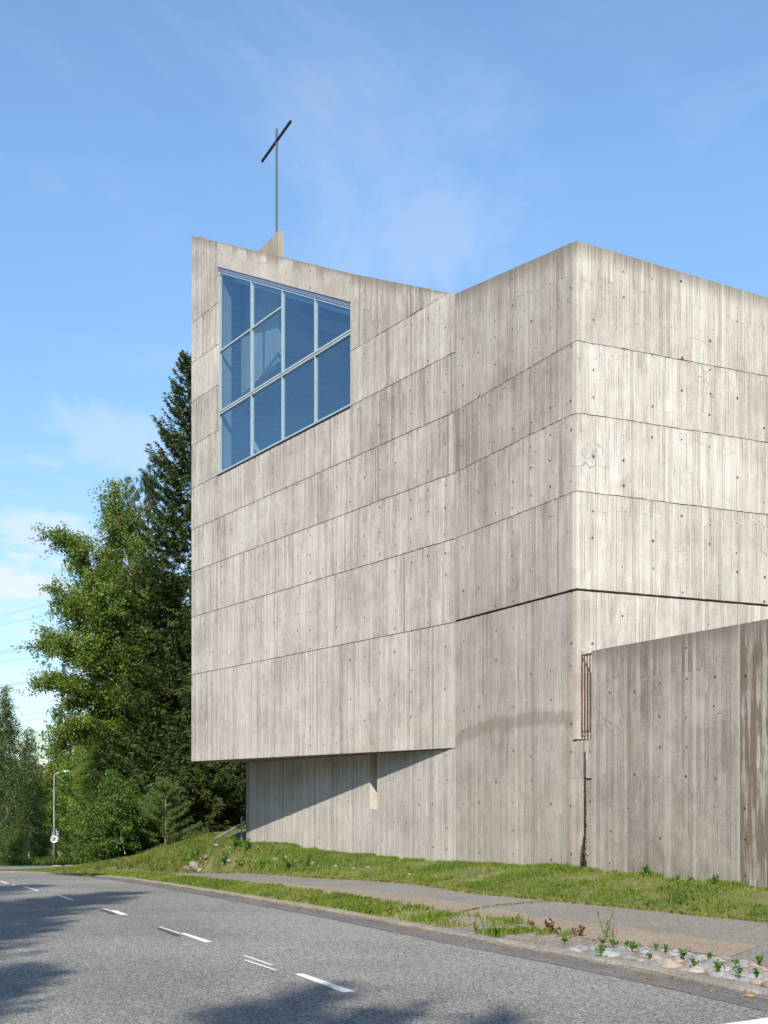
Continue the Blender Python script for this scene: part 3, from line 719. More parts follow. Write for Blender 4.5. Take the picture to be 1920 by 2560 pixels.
# lower wall under the overhang, in the plane of wall 2
def uv_on(px, py): return zat(V, d2, px, py)
nl = hit(V, d2, 924.5); nr = hit(V, d2, 942.8); zn = uv_on(924.5, 1850+375/2.183)[1]
un = [.004, nr, nl, UL]
panel(V, d2, n2, .010, nr, -2.0, .862, M['clow'], rg, gap=.002)
panel(V, d2, n2, nr, nl, -2.0, zn, M['clow'], rg, gap=.002)
panel(V, d2, n2, nl+.03, UL, -2.2, .862, M['clow'], rg, gap=.002)
mb = MB(); wallprism(mb, V, d2, n2, nr-.12, nr-.001, zn-.3, .86, -.13, -.40); wallprism(mb, V, d2, n2, nl+.001, nl+.029, -2.2, .86, -.002, -.42)
wallprism(mb, V, d2, n2, nr-.1, nl+.1, zn-.3, .86, -.24, -.5); wallprism(mb, V, d2, n2, nr-.1, nl+.1, zn-.3, zn-.01, -.14, -.4)
# niche lining: the sun on the jamb is put into a paler colour
M['cream'] = simple('cream_concrete', (.56, .505, .43), .9, nscale=5); mb.build('niche', M['cream'], church)
mb = MB(); wallprism(mb, L_, d3, -d2, 0.0, 8, -2.6, .866, -.001, -.3); mb.build('end_wall', M['soffit'], church)

# hidden walls and roofs closing the volume
Rr = C+d3*19; Bk = Rr+d2*17.37; zA = T1z[-1]; A2 = A+d3*.02
mb = MB()
def thick(p, q, zp, zq, zb=-2.6, w=.3):
    t = np.array(q)-np.array(p); ln = np.linalg.norm(t); t = t/ln; nn = np.array([t[1], -t[0]])
    wallprism(mb, p, t, nn, 0, ln, zb, lambda u: zp+(zq-zp)*u/ln, -.0, -w)
thick(Bk, Rr, 12, zt3(19)); 
mb.build('rear_wall', M['soffit'], church)
mb = MB(); p0 = A+d1*(-.02); t = d3
wallprism(mb, A, d3, -(-d2), .13, float(np.linalg.norm(Bk-A)), .87, lambda u: zA-.06-(zA-12)*u/21., -.002, -.3)
mb.build('rear_wall', M['soffit'], church)
mb = MB()
def rp(p, z): return (p[0], p[1], z)
Ai, Vi, Ci, Ri, Bi = A+d3*.35-d1*.3, V+d3*.35, C+d3*.3+d2*.3, Rr+d2*.3-d3*.3, Bk-d2*.3-d3*.3
for tri in (((Ai, zA-.35), (Vi, 9.6), (Bi, 11.5)), ((Vi, 9.6), (Ci, 8.9), (Ri, 7.6)), ((Vi, 9.6), (Ri, 7.6), (Bi, 11.5))):
    bt = [rp(p, z-.35) for p, z in tri]; tp = [rp(p, z) for p, z in tri]; mb.prism(bt, tp)
mb.build('roof', M['roof'], church)
# interior seen through the window
def inw(u, o, z): return (V[0]+d1[0]*u-n1[0]*o, V[1]+d1[1]*u-n1[1]*o, z)
BD = 7.5
mb = MB(); p = [inw(1.0, BD, 1.1), inw(UA+1.0, BD, 1.1), inw(UA+1.0, BD, 16), inw(1.0, BD, 9.4)]
mb.poly(p, [(1, 1.1), (UA, 1.1), (UA, 16), (1, 9.4)]); mb.build('interior_wall', M['block'], church)
mb = MB(); q = [inw(.8, TH+.0, 9.3), inw(UA-.1, TH, 15.2), inw(UA-.1, BD, 15.2), inw(.8, BD, 9.3)]
mb.prism(q, [(x, y, z+.1) for x, y, z in q]); mb.build('ceiling', M['white'], church)
q = [inw(.8, 3.2, 9.0), inw(UA-.1, 3.2, 14.3), inw(UA-.1, 3.5, 14.3), inw(.8, 3.5, 9.0)]
mb = MB(); mb.prism(q, [(x, y, z+.35) for x, y, z in q]); mb.build('ceiling_beam', M['white'], church)
p_ = A-d2*.315; mb = MB(); qa, qb = p_+d3*(TH+.05), p_+d3*7.5
mb.poly([(qa[0], qa[1], 1.1), (qb[0], qb[1], 1.1), (qb[0], qb[1], 13.6), (qa[0], qa[1], 15.6)], [(0, 1.1), (7, 1.1), (7, 13.6), (0, 15.6)]); mb.build('interior_wall', M['block'], church)
mb = MB(); q = [inw(.8, TH, 7.5), inw(UA-.1, TH, 7.5), inw(UA-.1, BD, 7.5), inw(.8, BD, 7.5)]
mb.prism(q, [(x, y, z+.1) for x, y, z in q]); mb.build('gallery_floor', M['white'], church)
# the window
def wbar(mb, ua, za, ub, zb, w, o0=-.035, o1=-.11):
    """bar on the wall plane between two (u,z) points, of width w"""
    t = np.array([ub-ua, zb-za]); t /= np.linalg.norm(t); nn = np.array([-t[1], t[0]])*w/2
    pts = [(ua+nn[0], za+nn[1]), (ub+nn[0], zb+nn[1]), (ub-nn[0], zb-nn[1]), (ua-nn[0], za-nn[1])]
    f = [inw(u, -o0, z) for u, z in pts]; b = [inw(u, -o1, z) for u, z in pts]; mb.prism(f, b)
def vbar(mb, u, zb, zt_, w, o0=-.03, o1=-.11):
    pts = [(u-w/2, zb), (u+w/2, zb), (u+w/2, zt_), (u-w/2, zt_)]
    mb.prism([inw(a, -o0, z) for a, z in pts], [inw(a, -o1, z) for a, z in pts])
fr = MB()
vbar(fr, wl-.03, wzb, wtl, .05); vbar(fr, wr+.03, wzb, wtr, .05)
wbar(fr, wr+.07, wzb+.04, wl-.07, wzb+.04, .08)
wbar(fr, wr+.07, wtop(wr+.07)-.13, wl-.07, wtop(wl-.07)-.13, .05)
win = fr.build('window', M['alu'], church)
mb = MB(); wbar(mb, wr, wtop(wr)-.055, wl, wtop(wl)-.055, .10, -.02, -.12); mb.build('flashing', M['flash'], win)
mb = MB(); wbar(mb, wr, wzb-.012, wl, wzb-.012, .03, .02, -.12); mb.build('sill', M['gasket'], win)
m1, m2, m3 = hit(V, d1, 625), hit(V, d1, 701.8), hit(V, d1, 784)
zT1 = zat(V, d1, 544.2, 1033)[1]; zT2 = zat(V, d1, 544.2, 879)[1]
for u, w in ((m1, .066), (m2, .050), (m3, .050)):
    mb = MB(); wt = wtop(u)-.15
    for a, b in ((wzb+.08, zT1-.055), (zT1+.055, wt)):
        vbar(mb, u-w*.28, a, b, w*.42); vbar(mb, u+w*.28, a, b, w*.42)
    mb.build('mullion', M['alu'], win)
mb = MB(); wbar(mb, wr+.07, zT1+.035, wl-.07, zT1+.035, .045, -.025); wbar(mb, wr+.07, zT1-.035, wl-.07, zT1-.035, .045, -.025); mb.build('transom', M['alu'], win)
mb = MB(); wbar(mb, wr+.07, zT1, wl-.07, zT1, .024, -.06, -.10); mb.build('gasket', M['gasket'], win)
mb = MB(); wbar(mb, m2+.04, zT2, m1-.0425, zT2, .045, -.035); mb.build('transom', M['alu'], win)
mb = MB(); wbar(mb, m1+.0425, zT2, wl-.07, zT2, .045, -.035); mb.build('transom', M['alu'], win)
ucol = [wr+.07, m3, m2, m1, wl-.07]
for k in range(4):
    a, b = ucol[k]+.03, ucol[k+1]-.03
    rows = [(wzb+.07, zT1-.05)]+([(zT1+.05, zT2-.02), (zT2+.02, None)] if k >= 2 else [(zT1+.05, None)])
    for z0, z1 in rows:
        tl, tr = (z1, z1) if z1 else (wtop(a)-.14, wtop(b)-.14)
        mb = MB(); pts = [(a, z0), (b, z0), (b, tr), (a, tl)]
        mb.poly([inw(u, .07, z) for u, z in pts]); mb.build('pane', M['glass'], win)
# fin with the cross
Fc = np.array([(695.5-CX)/F*32.3, 32.3])
mb = MB()
ft = (HY-575)/F*32.3
w3 = .16
def fp(u, o): p = Fc+d2*u+d3*o; return p
zf = lambda u: ft+.045*u
q = [fp(0, 0), fp(3.2, 0), fp(3.2, w3), fp(0, w3)]
mb.prism([(p[0], p[1], 11.4) for p in q], [(q[0][0], q[0][1], zf(0)), (q[1][0], q[1][1], zf(3.2)), (q[2][0], q[2][1], zf(3.2)), (q[3][0], q[3][1], zf(0)-.01)])
mb.build('roof_fin', M['fin'], church)
mb = MB()
for (ax, az, bx, bz) in ((.62, -1.2, .66, -.75), (.70, -.9, .66, -.55), (.60, -1.15, .70, -.95)):
    mb.poly([(*(fp(ax, -.004)), ft+az), (*(fp(ax+.09, -.004)), ft+az-.02), (*(fp(bx+.015, -.004)), ft+bz), (*(fp(bx, -.004)), ft+bz)])
mb.build('lime_stain', M['white'], church)
pc = fp(.33, w3/2)
cross = empty('cross', (pc[0], pc[1], zf(.3)), 'slender dark steel cross with tall pole standing on the concrete fin of the roof', 'cross')
Dp = pc[1]; ztop = (HY-322)/F*Dp; zc = (HY-352)/F*Dp
R2 = Matrix.Rotation(math.atan2(d2[1], d2[0]), 3, 'Z')
mb = MB(); mb.box((pc[0], pc[1], (zf(.3)-.03+ztop)/2), (.05, .05, ztop-zf(.3)+.03), R2); mb.build('upright', M['steel'], cross)
ul, ur = hit(pc, d2, 655), -hit(pc, -d2, 727)
mb = MB(); cmid = pc+d2*(ul+ur)/2; mb.box((cmid[0]-n2[0]*.0, cmid[1], zc), (ul-ur, .054, .056), R2); mb.build('crossbar', M['black'], cross)  # crossbar darker than the upright: its shaded underside is put in the colour

# ------------------------------------------------------------------ strip wall, courtyard wall, grille
yard = empty('courtyard_wall', (5.5, 15.8, -1.3), 'lower weathered concrete yard wall in front of the pale church wall', 'wall')
u4 = hit(C, -d2, 1478); zt4 = 2.335; ug = hit(C, -d2, 1844); ug2 = hit(C, -d2, 1851)
panel(C, -d2, n2, u4, ug, -1.9, zt4, M['c4'], rg, parent=yard, dirt_top=True, bw=(.055, .10), gap=.002)
panel(C, -d2, n2, ug2, ug2+4.2, -1.9, zt4, M['c5'], rg, parent=yard, dirt_top=True, bw=(.055, .10), gap=.002)
panel(C, -d2, n2, ug2+4.22, ug2+9, -1.9, zt4, M['c4'], rg, parent=yard, dirt_top=True, bw=(.1, .2), gap=.002)
mb = MB(); wallprism(mb, C, -d2, n2, u4+.02, ug-.01, -2.5, zt4-.012, -.05, -.25); wallprism(mb, C, -d2, n2, ug2+.01, ug2+9, -2.5, zt4-.012, -.05, -.25); mb.build('wall_core', M['core'], yard)
mb = MB(); wallprism(mb, C, -d2, n2, ug+.004, ug+.016, -2.5, zt4-.05, -.02, -.045); mb.build('joint_strip', M['alu'], yard)
o14 = u1425-LC                          # wall 2 end, measured from C towards the camera
o60 = hit(C, -d2, 1459); ztn = (HY-(1450+1003/2.023))/F*20.35
stub = empty('link_wall', (3.3, 20.5, -1.3), 'narrow recessed concrete strip below the rusty grille, dark mossy crack at its foot', 'wall')
panel(C, -d2, n2, o14, u4-.004, ztn, NOTCH-.015, M['c2'], rg, off=-.035, parent=stub, gap=.002)
panel(C, -d2, n2, o14, o60, -1.9, ztn+.008, M['c2'], rg, off=-.035, parent=stub, gap=.002)
panel(C, -d2, n2, o60+.012, u4-.004, -1.9, ztn-.02, M['c4'], rg, off=-.05, parent=stub, gap=.002)
mb = MB(); wallprism(mb, C, -d2, n2, o14-.02, u4+.02, -2.5, NOTCH-.03, -.09, -.27); mb.build('wall_core', M['core'], stub)
# moss in the crack
rn = np.random.default_rng(9); uu = o60+.006; NM = 1900
zz = -1.35+2.0*rn.random(NM)**2.2; wdt = np.interp(zz, [-1.35, -1.05, -.85, .6], [.055, .055, .010, .004])
uo = uu+rn.normal(0, 1, NM)*wdt*.55; oo = -.03+rn.random(NM)*np.interp(zz, [-1.35, -1, -.7], [.09, .09, .015])
cen = np.stack([C[0]-d2[0]*uo+n2[0]*oo, C[1]-d2[1]*uo+n2[1]*oo, zz], 1)
tri = cen[:, None]+rn.normal(0, .011, (NM, 3, 3))
M['moss'] = leafmat('dark_moss', (.012, .014, .006), (.05, .05, .018), (.10, .07, .04), .1)
np_mesh('moss', tri.reshape(-1, 3), 3, M['moss'], stub, rn.random(NM)).__setitem__('kind', 'stuff')
# grille
G0 = C+d3*.10; gr = empty('metal_grille', (float(G0[0]), float(G0[1]), .9), 'narrow rusty barred grille between the church corner and the yard wall', 'grille')
gw = u4+.02; zg0 = (HY-1840)/F*20.5; zg1 = (HY-1634)/F*20.5
def gp(u, o, z): return (G0[0]-d2[0]*u+n2[0]*o, G0[1]-d2[1]*u+n2[1]*o, z)
def gbar(name, u0, u1, z0, z1, th=.03, mt='rust'):
    mb = MB(); mb.prism([gp(u0, 0, z0), gp(u1, 0, z0), gp(u1, -th, z0), gp(u0, -th, z0)], [gp(u0, 0, z1), gp(u1, 0, z1), gp(u1, -th, z1), gp(u0, -th, z1)]); return mb.build(name, M[mt], gr)
gbar('frame_rail', .0, gw, zg1-.035, zg1, .012); gbar('frame_rail', .0, gw, zg0+.06, zg0+.09, .012)
for k, u in enumerate(np.linspace(.012, gw-.05, 6)): gbar('bar', u-.014, u+.014, zg0+.09 if k % 2 else zg0-.02, zg1-.035, .008)
for z in (zg0+.1, zg0+.75, zg1-.25): gbar('hinge', -.035, 0, z, z+.05)

# ------------------------------------------------------------------ stones
rs = random.Random(21)
def rock_mesh(seed, flat=.5, sub=2):
    import bmesh
    bm = bmesh.new(); bmesh.ops.create_icosphere(bm, subdivisions=sub, radius=.5)
    for v in bm.verts:
        n_ = mnoise.noise(v.co*1.7+Vector((seed*7.1, 0, 0))); v.co *= 1+.28*n_+.26*mnoise.noise(v.co*3.5+Vector((seed*3.3, 0, 0))); v.co.z *= flat
    me = bpy.data.meshes.new('stone'); bm.to_mesh(me); bm.free(); me.shade_smooth(); return me
mats = ['st_grey']*6+['st_pink']*3+['st_white']*2+['st_dark']*2+['st_brown']*2
smesh = []
for i in range(24):
    me = rock_mesh(i, .52); me.materials.append(M[mats[i % len(mats)]]); smesh.append(me)
bed = empty('stone_bed', (2.5, 11.4, -1.6), kind='structure')
k0 = up(1340, 2379, 0); s0 = dist[np.argmin(np.hypot(K[:, 0]-k0[0], K[:, 1]-k0[1]))]
bedpoly = []
def across(s):
    p = kpt(s); tt = kpt(s+.05)-kpt(s-.05); tt /= np.linalg.norm(tt); nn = np.array([tt[1], -tt[0]])
    dd = (NE[:, :2]-p)@nn; al = abs((NE[:, :2]-p)@tt); j = np.argmin(al); return p, tt, nn, dd[j]
s = s0; placed = 0; sidx = 0
ST = []
while s > s0-7.5:
    p, tt, nn, wd = across(s); w0 = .16; wmax = wd-.03
    ramp_ = min(1, .5+(s0-s)/1.2)
    ww = w0+rs.uniform(.02, .10)
    while ww < w0+(wmax-w0)*ramp_-.06:
        sz = rs.uniform(.13, .27); sy = sz*rs.uniform(.6, .9)
        x = p+nn*(ww+sy/2)+tt*rs.uniform(-.07, .07)
        ST.append((x, sz, sy, math.atan2(tt[1], tt[0])+rs.uniform(-.3, .3))); ww += sy*rs.uniform(.80, .95)
    s -= .175
for x, sz, sy, a in ST:
    o = bpy.data.objects.new('stone', smesh[rs.randrange(24)]); COL.objects.link(o); o.parent = bed
    z = float(zr(x[1]))+.012+rs.uniform(-.012, .014)
    o.location = (x[0]-2.5, x[1]-11.4, z+1.6); o.scale = (sz*1.12, sy*1.12, rs.uniform(.20, .30)); o.rotation_euler = (rs.uniform(-.12, .12), rs.uniform(-.12, .12), a)
print('stones', len(ST))
# boulders in the bank
bl = [(487, 2168, 34), (470, 2176, 22), (500, 2182, 17), (692, 2153, 18), (742, 2155, 16), (752, 2168, 14), (783, 2162, 20), (800, 2170, 15), (840, 2170, 16), (885, 2174, 13), (921, 2171, 14), (573, 2158, 14), (541, 2116, 12), (646, 2120, 9), (1025, 2189, 12), (515, 2145, 16)]
bmesh_ = [rock_mesh(50+i, .75) for i in range(5)]
for me in bmesh_: me.materials.append(M['rock'])
bl_lab = ['long pale rock at the left foot of the bank beside the path', 'low rock at the far left end of the bank, touching the path', 'grey rock just right of the long pale rock at the path edge', 'pale angular rock halfway up the bank below the lower wall', 'rock with a flat top left of the niche, upper one of two', 'smaller rock directly below the flat topped rock', 'wide brownish rock in the middle of the bank', 'rock sunk in brown grass right of the wide brownish rock',
          'tan rock half buried in dry grass left of the low bank end', 'small tan rock near the right end of the rocky bank', 'pale rock at the right end of the rocky bank', 'dark rock in the shade of tall grass at mid bank', 'small rock at the foot of the handrail post', 'tiny pale block at the corner of the lower wall', 'flat stone lying in the lawn near the path', 'dark upright rock on the left shoulder of the bank']
def ray_ground(px, py):
    r = (px-CX)/F; Ys = np.linspace(14, 60, 1200); zt_ = gt(r*Ys, Ys); lz = (HY-py)/F*Ys; k = np.argmax(lz < zt_)
    return np.array([r*Ys[k], Ys[k], zt_[k]])
for i, (px, py, w) in enumerate(bl):
    p = ray_ground(px, py); sz = w*1.15*p[1]/F
    o = bpy.data.objects.new('boulder', bmesh_[i % 5]); COL.objects.link(o); o.location = (p[0], p[1], p[2]+sz*.05); o.scale = (sz, sz*.8, sz*.85)
    o.rotation_euler = (rs.uniform(-.3, .3), rs.uniform(-.3, .3), rs.uniform(0, 6)); tag(o, bl_lab[i], 'rock', 'rocks in the grass bank')

# ------------------------------------------------------------------ handrail
hr = empty('handrail', (-4.6, 36.5, -1.55), 'grey steel stair handrail at the corner of the lower wall', 'handrail')
Hd = 36.6
def hp(px, py, D=Hd): return at(px, py, D)
for (x0, y0, y1, D) in ((545, 2128, 2092, 35.9), (604, 2112, 2043, 36.8)):
    mb = MB(); mb.tube([at(x0, y0, D), at(x0, y1, D)], .024, 8); mb.build('post', M['galv'], hr)
mb = MB(); mb.tube([at(538, 2096, 35.8), at(604, 2060, 36.8)], .027, 8); mb.build('rail', M['galv'], hr)
mb = MB(); mb.tube([at(604, 2043.5, 36.8), at(622, 2043.5, 36.9), at(640, 2043.5, 38.5)], .025, 8); mb.build('rail', M['galv'], hr)

# ------------------------------------------------------------------ street lamp with signs
LD = 100.; lb = at(135, 2157, LD); lb.z = float(zr(LD))-.1
lamp = empty('street_lamp', lb, 'tall thin grey street lamp beside the far road, carrying two traffic signs', 'street lamp')
tp = at(135.5, 1940, LD)
mb = MB(); pts = [lb, lb.lerp(tp, .5), tp]; 
arc = [at(x, y, LD) for x, y in ((136.5, 1937), (139, 1934), (144, 1932.5), (156, 1931))]
mb.tube(pts+arc, [.105, .08, .055, .05, .045, .045, .045], 8); mb.build('pole', M['galv'], lamp, True)
mb = MB(); a = at(154, 1931.2, LD); b = at(174, 1928, LD); dv = (b-a); rows = []
for i in range(7):
    t = i/6; r = .10+.14*math.sin(math.pi*min(1, t*1.05)); c = a+dv*t; rows.append((c, r))
mb.tube([c for c, r in rows], [r*.75 for c, r in rows], 8); mb.build('lamp_head', M['galv'], lamp, True)
sg = empty('traffic_sign', at(135, 2099, LD-.12), 'round white end of speed limit sign with grey 30 crossed out on the lamp pole', 'traffic sign')
def disc(cx, cy, r, D, th, n=28):
    c = at(cx, cy, D); rr_ = r*D/F; f = [(c.x+rr_*math.cos(2*math.pi*k/n), c.y, c.z+rr_*math.sin(2*math.pi*k/n)) for k in range(n)]
    mb = MB(); mb.prism(f, [(x, y+th, z) for x, y, z in f]); return mb
disc(135.2, 2098, 9.0, LD-.14, .03).build('sign_face', M['white'], sg)
M['greyprint'] = simple('grey_print', (.20, .19, .18), .6)
M['blackprint'] = simple('black_print', (.09, .09, .09), .6)
fc = bpy.data.curves.new('t', 'FONT'); fc.body = '30'; fc.size = .42; fc.align_x = 'CENTER'; fc.align_y = 'CENTER'
to = bpy.data.objects.new('t', fc); COL.objects.link(to); dg = bpy.context.evaluated_depsgraph_get(); me = bpy.data.meshes.new_from_object(to.evaluated_get(dg)); bpy.data.objects.remove(to)
me.materials.append(M['greyprint']); o = bpy.data.objects.new('number', me); COL.objects.link(o); o.parent = sg; o.rotation_euler = (math.pi/2, 0, 0)
c = at(135.2, 2098, LD-.15)-Vector(LOC[sg.name]); o.location = c; 
mb = MB(); c = at(135.2, 2098, LD-.155)
for k in range(-2, 3):
    a = math.radians(52); dx, dz = math.cos(a), math.sin(a); ox, oz = -dz*k*.035, dx*k*.035; w = .008; l = .20-abs(k)*.01
    mb.poly([(c.x+ox-dx*l-dz*-w, c.y, c.z+oz-dz*l-dx*w), (c.x+ox+dx*l-dz*-w, c.y, c.z+oz+dz*l-dx*w), (c.x+ox+dx*l-dz*w, c.y, c.z+oz+dz*l+dx*w), (c.x+ox-dx*l-dz*w, c.y, c.z+oz-dz*l+dx*w)])
mb.build('cancel_stripes', M['blackprint'], sg)
sg2 = empty('traffic_sign', at(138, 2099, LD+.16), 'second round sign seen from behind, right of the pole', 'traffic sign')
disc(138.2, 2098, 9, LD+.12, .02).build('sign_plate', M['galv'], sg2)
sg3 = empty('traffic_sign', at(139, 2078, LD+.16), 'grey triangular sign seen from behind above the round ones', 'traffic sign')
mb = MB(); f = [at(128.6, 2088.6, LD+.13), at(147.5, 2088.6, LD+.13), at(138.6, 2067, LD+.13)]; mb.prism(f, [(p.x, p.y+.03, p.z) for p in f]); mb.build('sign_plate', M['galv'], sg3)
mb = MB(); c = at(138.2, 2080, LD+.11); mb.box(c, (.6, .02, .05)); mb.build('bracket', M['galv'], sg3)

# ------------------------------------------------------------------ power lines
wl_ = [((0, 1541.5), (144, 1502), 250), ((0, 1564), (156, 1529.5), 250), ((0, 1629.5), (147, 1598), 240), ((0, 1634), (140, 1604), 240), ((0, 1656), (97, 1641), 240),
       ((24, 1710), (129, 1691), 235), ((24, 1714), (129, 1695.5), 235), ((36, 1727.5), (103, 1718), 235), ((55, 1789), (85, 1784.5), 230), ((57, 1803), (88, 1799), 230)]
lab = ['topmost power cable crossing the sky on the left', 'second power cable from the top', 'upper cable of the third close pair in the sky', 'lower cable of the third close pair in the sky', 'single cable below the third pair', 'upper cable of the pair left of the birch crown', 'lower cable of the pair left of the birch crown',
       'single cable just above the pine tops', 'upper of the two lowest cables, beside the small pine crown', 'lowest power cable of all, beside the small pine crown']
for i, ((x0, y0), (x1, y1), D) in enumerate(wl_):
    sl_ = (y1-y0)/(x1-x0); xa, xb = -260, 420; cv = []
    for k in range(13):
        x = xa+(xb-xa)*k/12; D_ = D*(1+.12*(x0-x)/400); cv.append(at(x, y0+sl_*(x-x0)+.00004*(x-x0)*(x-x1), D_))
    mb = MB(); mb.tube(cv, .028 if i < 2 else .036, 5); o = mb.build('power_cable', M['wire']); tag(o, lab[i], 'cable', 'power lines across the sky')

# ------------------------------------------------------------------ vegetation
def unit(v): return v/np.maximum(np.linalg.norm(v, axis=-1, keepdims=True), 1e-9)
def leaf_quads(cen, size, rn, flat=.0, aspect=.75):
    n = len(cen); a = unit(rn.normal(size=(n, 3))); b = unit(np.cross(a, rn.normal(size=(n, 3)))); s = (size*rn.uniform(.7, 1.3, n))[:, None]
    a = a*s; b = b*s*aspect
    return np.stack([cen-a, cen+b*.6, cen+a, cen-b*.6], 1).reshape(-1, 3)
def stem_poly(pts, k=10, wob=.05, rn=None):
    P = resample3(np.array(pts, float), k)
    if rn is not None: P[1:-1] += rn.normal(0, wob, (k-2, 3))
    return P
def resample3(P, n):
    d = np.r_[0, np.cumsum(np.linalg.norm(np.diff(P, axis=0), axis=1))]; s = np.linspace(0, d[-1], n)
    return np.stack([np.interp(s, d, P[:, i]) for i in range(3)], 1)
def deciduous(rn, stems, spread, c0=.25, nlimb=46, ntwig=13, nleaf=46, leaf=.065, droop=.35, prof=None, r0=.16, upang=(15, 62), jit=.13, limbvis=.55, twl=(.45, 1.0)):
    """stems: list of polylines in local space. returns (MB of wood, leaf centres)"""
    mb = MB(); L = []
    prof = prof or (lambda f: (math.sin(math.pi*min(1, (f*.85+.12)))**.8)*(1-.45*f))
    tot = [max(.1, np.linalg.norm(np.diff(np.array(s), axis=0), axis=1).sum()) for s in stems]; TT = sum(tot)
    for si, st in enumerate(stems):
        P = stem_poly(st, 14, .03*spread/3, rn); rb = r0*(1 if si == 0 else .6)
        mb.tube([Vector(p) for p in P], [rb*(1-.88*i/13) for i in range(14)], 7)
        nl = int(nlimb*tot[si]/TT*1.0)+2
        cc = c0 if si == 0 else .15
        for i in range(nl):
            f = cc+(1-cc)*((i+.5)/nl)**.9; k = f*13; i0 = int(k); q = P[i0]+(P[min(i0+1, 13)]-P[i0])*(k-i0)
            az = i*2.399+rn.uniform(-.5, .5); fr_ = (f-cc)/(1-cc); el = math.radians(upang[0]+(upang[1]-upang[0])*fr_+rn.uniform(-12, 12))
            ln = spread*prof(fr_)*rn.uniform(.6, 1.12)*(1 if si == 0 else .74)
            dr = np.array([math.cos(az)*math.cos(el), math.sin(az)*math.cos(el), math.sin(el)])
            t = np.linspace(0, 1, 7)[:, None]; B = q+dr*ln*t+np.array([0, 0, -1])*(droop*ln*t**2.2)
            B[1:] += rn.normal(0, .04*ln, (6, 3))*t[1:]
            if rn.random() < limbvis: mb.tube([Vector(p) for p in B[:6]], [max(.008, rb*.30*(1-.8*j/5)) for j in range(6)], 4, False)
            m = max(3, int(ntwig*ln/spread*1.6))
            ts = rn.uniform(.18, 1.0, m); ki = ts*6; i0 = np.minimum(ki.astype(int), 5); tb = B[i0]+(B[i0+1]-B[i0])*(ki-i0)[:, None]
            td = unit(rn.normal(size=(m, 3))*np.array([1, 1, .6])+dr*.9+np.array([0, 0, -droop*1.1])); tl = rn.uniform(*twl, m)
            u = rn.random((m, nleaf))
            c = tb[:, None]+td[:, None]*(u*tl[:, None])[..., None]+np.array([0, 0, -1])*(droop*.7*(u**2)*tl[:, None])[..., None]+rn.normal(0, jit, (m, nleaf, 3))
            L.append(c.reshape(-1, 3))
    L = np.concatenate(L); return mb, leaf_quads(L, leaf, rn), len(L)
def spruce(rn, H, R, c0=.05, dens=1.0, nb=9, step=.36, blade=.15):
    mb = MB(); mb.tube([Vector((0, 0, -.3)), Vector((.02*H, 0, H*.5)), Vector((0, 0, H))], [H*.011, H*.007, .015], 7)
    V_ = []; T_ = []; CN = []
    z = H*c0
    while z < H-.15:
        f = z/H; r = R*(1-f)**.78*rn.uniform(.82, 1.12)+.12
        k = max(4, int(nb*(1-f*.35)))
        for j in range(k):
            az = rn.uniform(0, 6.283); ln = r*rn.uniform(.62, 1.15); el = math.radians(-18+48*f**2+rn.uniform(-8, 8))
            t = np.linspace(0, 1, 8); dr = np.array([math.cos(az), math.sin(az)])
            hx = ln*t; hz = ln*(math.sin(el)*t+.34*t**3-.10*np.sin(t*math.pi)); B = np.stack([dr[0]*hx, dr[1]*hx, z+hz], 1)
            if ln > 1.2 and rn.random() < .3: mb.tube([Vector(p) for p in B[:6]], [.022, .02, .016, .012, .009, .006], 3, False)
            m = int((14+62*ln)*dens); ts = rn.uniform(.12, 1, m)**.75; ki = ts*7; i0 = np.minimum(ki.astype(int), 6)
            p = B[i0]+(B[i0+1]-B[i0])*(ki-i0)[:, None]
            sd = rn.choice([-1, 1], m); perp = np.array([-dr[1], dr[0], 0]); dd = unit(np.array([dr[0], dr[1], 0])*rn.uniform(.15, 1, (m, 1))+perp*(sd*rn.uniform(.2, 1., m))[:, None]+np.array([0, 0, -1])*rn.uniform(-.1, .75, (m, 1))*(1 if f < .85 else .3))
            l = (blade*rn.uniform(.7, 1.7, m)*(.45+.55*min(1, ln)))[:, None]; w = unit(np.cross(dd, rn.normal(size=(m, 3))))*.019
            V_.append(np.stack([p-w*.6, p+dd*l*.5-w, p+dd*l, p+dd*l*.5+w], 1).reshape(-1, 3))
            if f > .62 and rn.random() < .30:
                q = B[6]+rn.normal(0, .06, (2, 3)); CN.append(q)
        z += step*rn.uniform(.75, 1.25)*(1-.35*f)
    # leader
    return mb, np.concatenate(V_), (np.concatenate(CN) if CN else None)
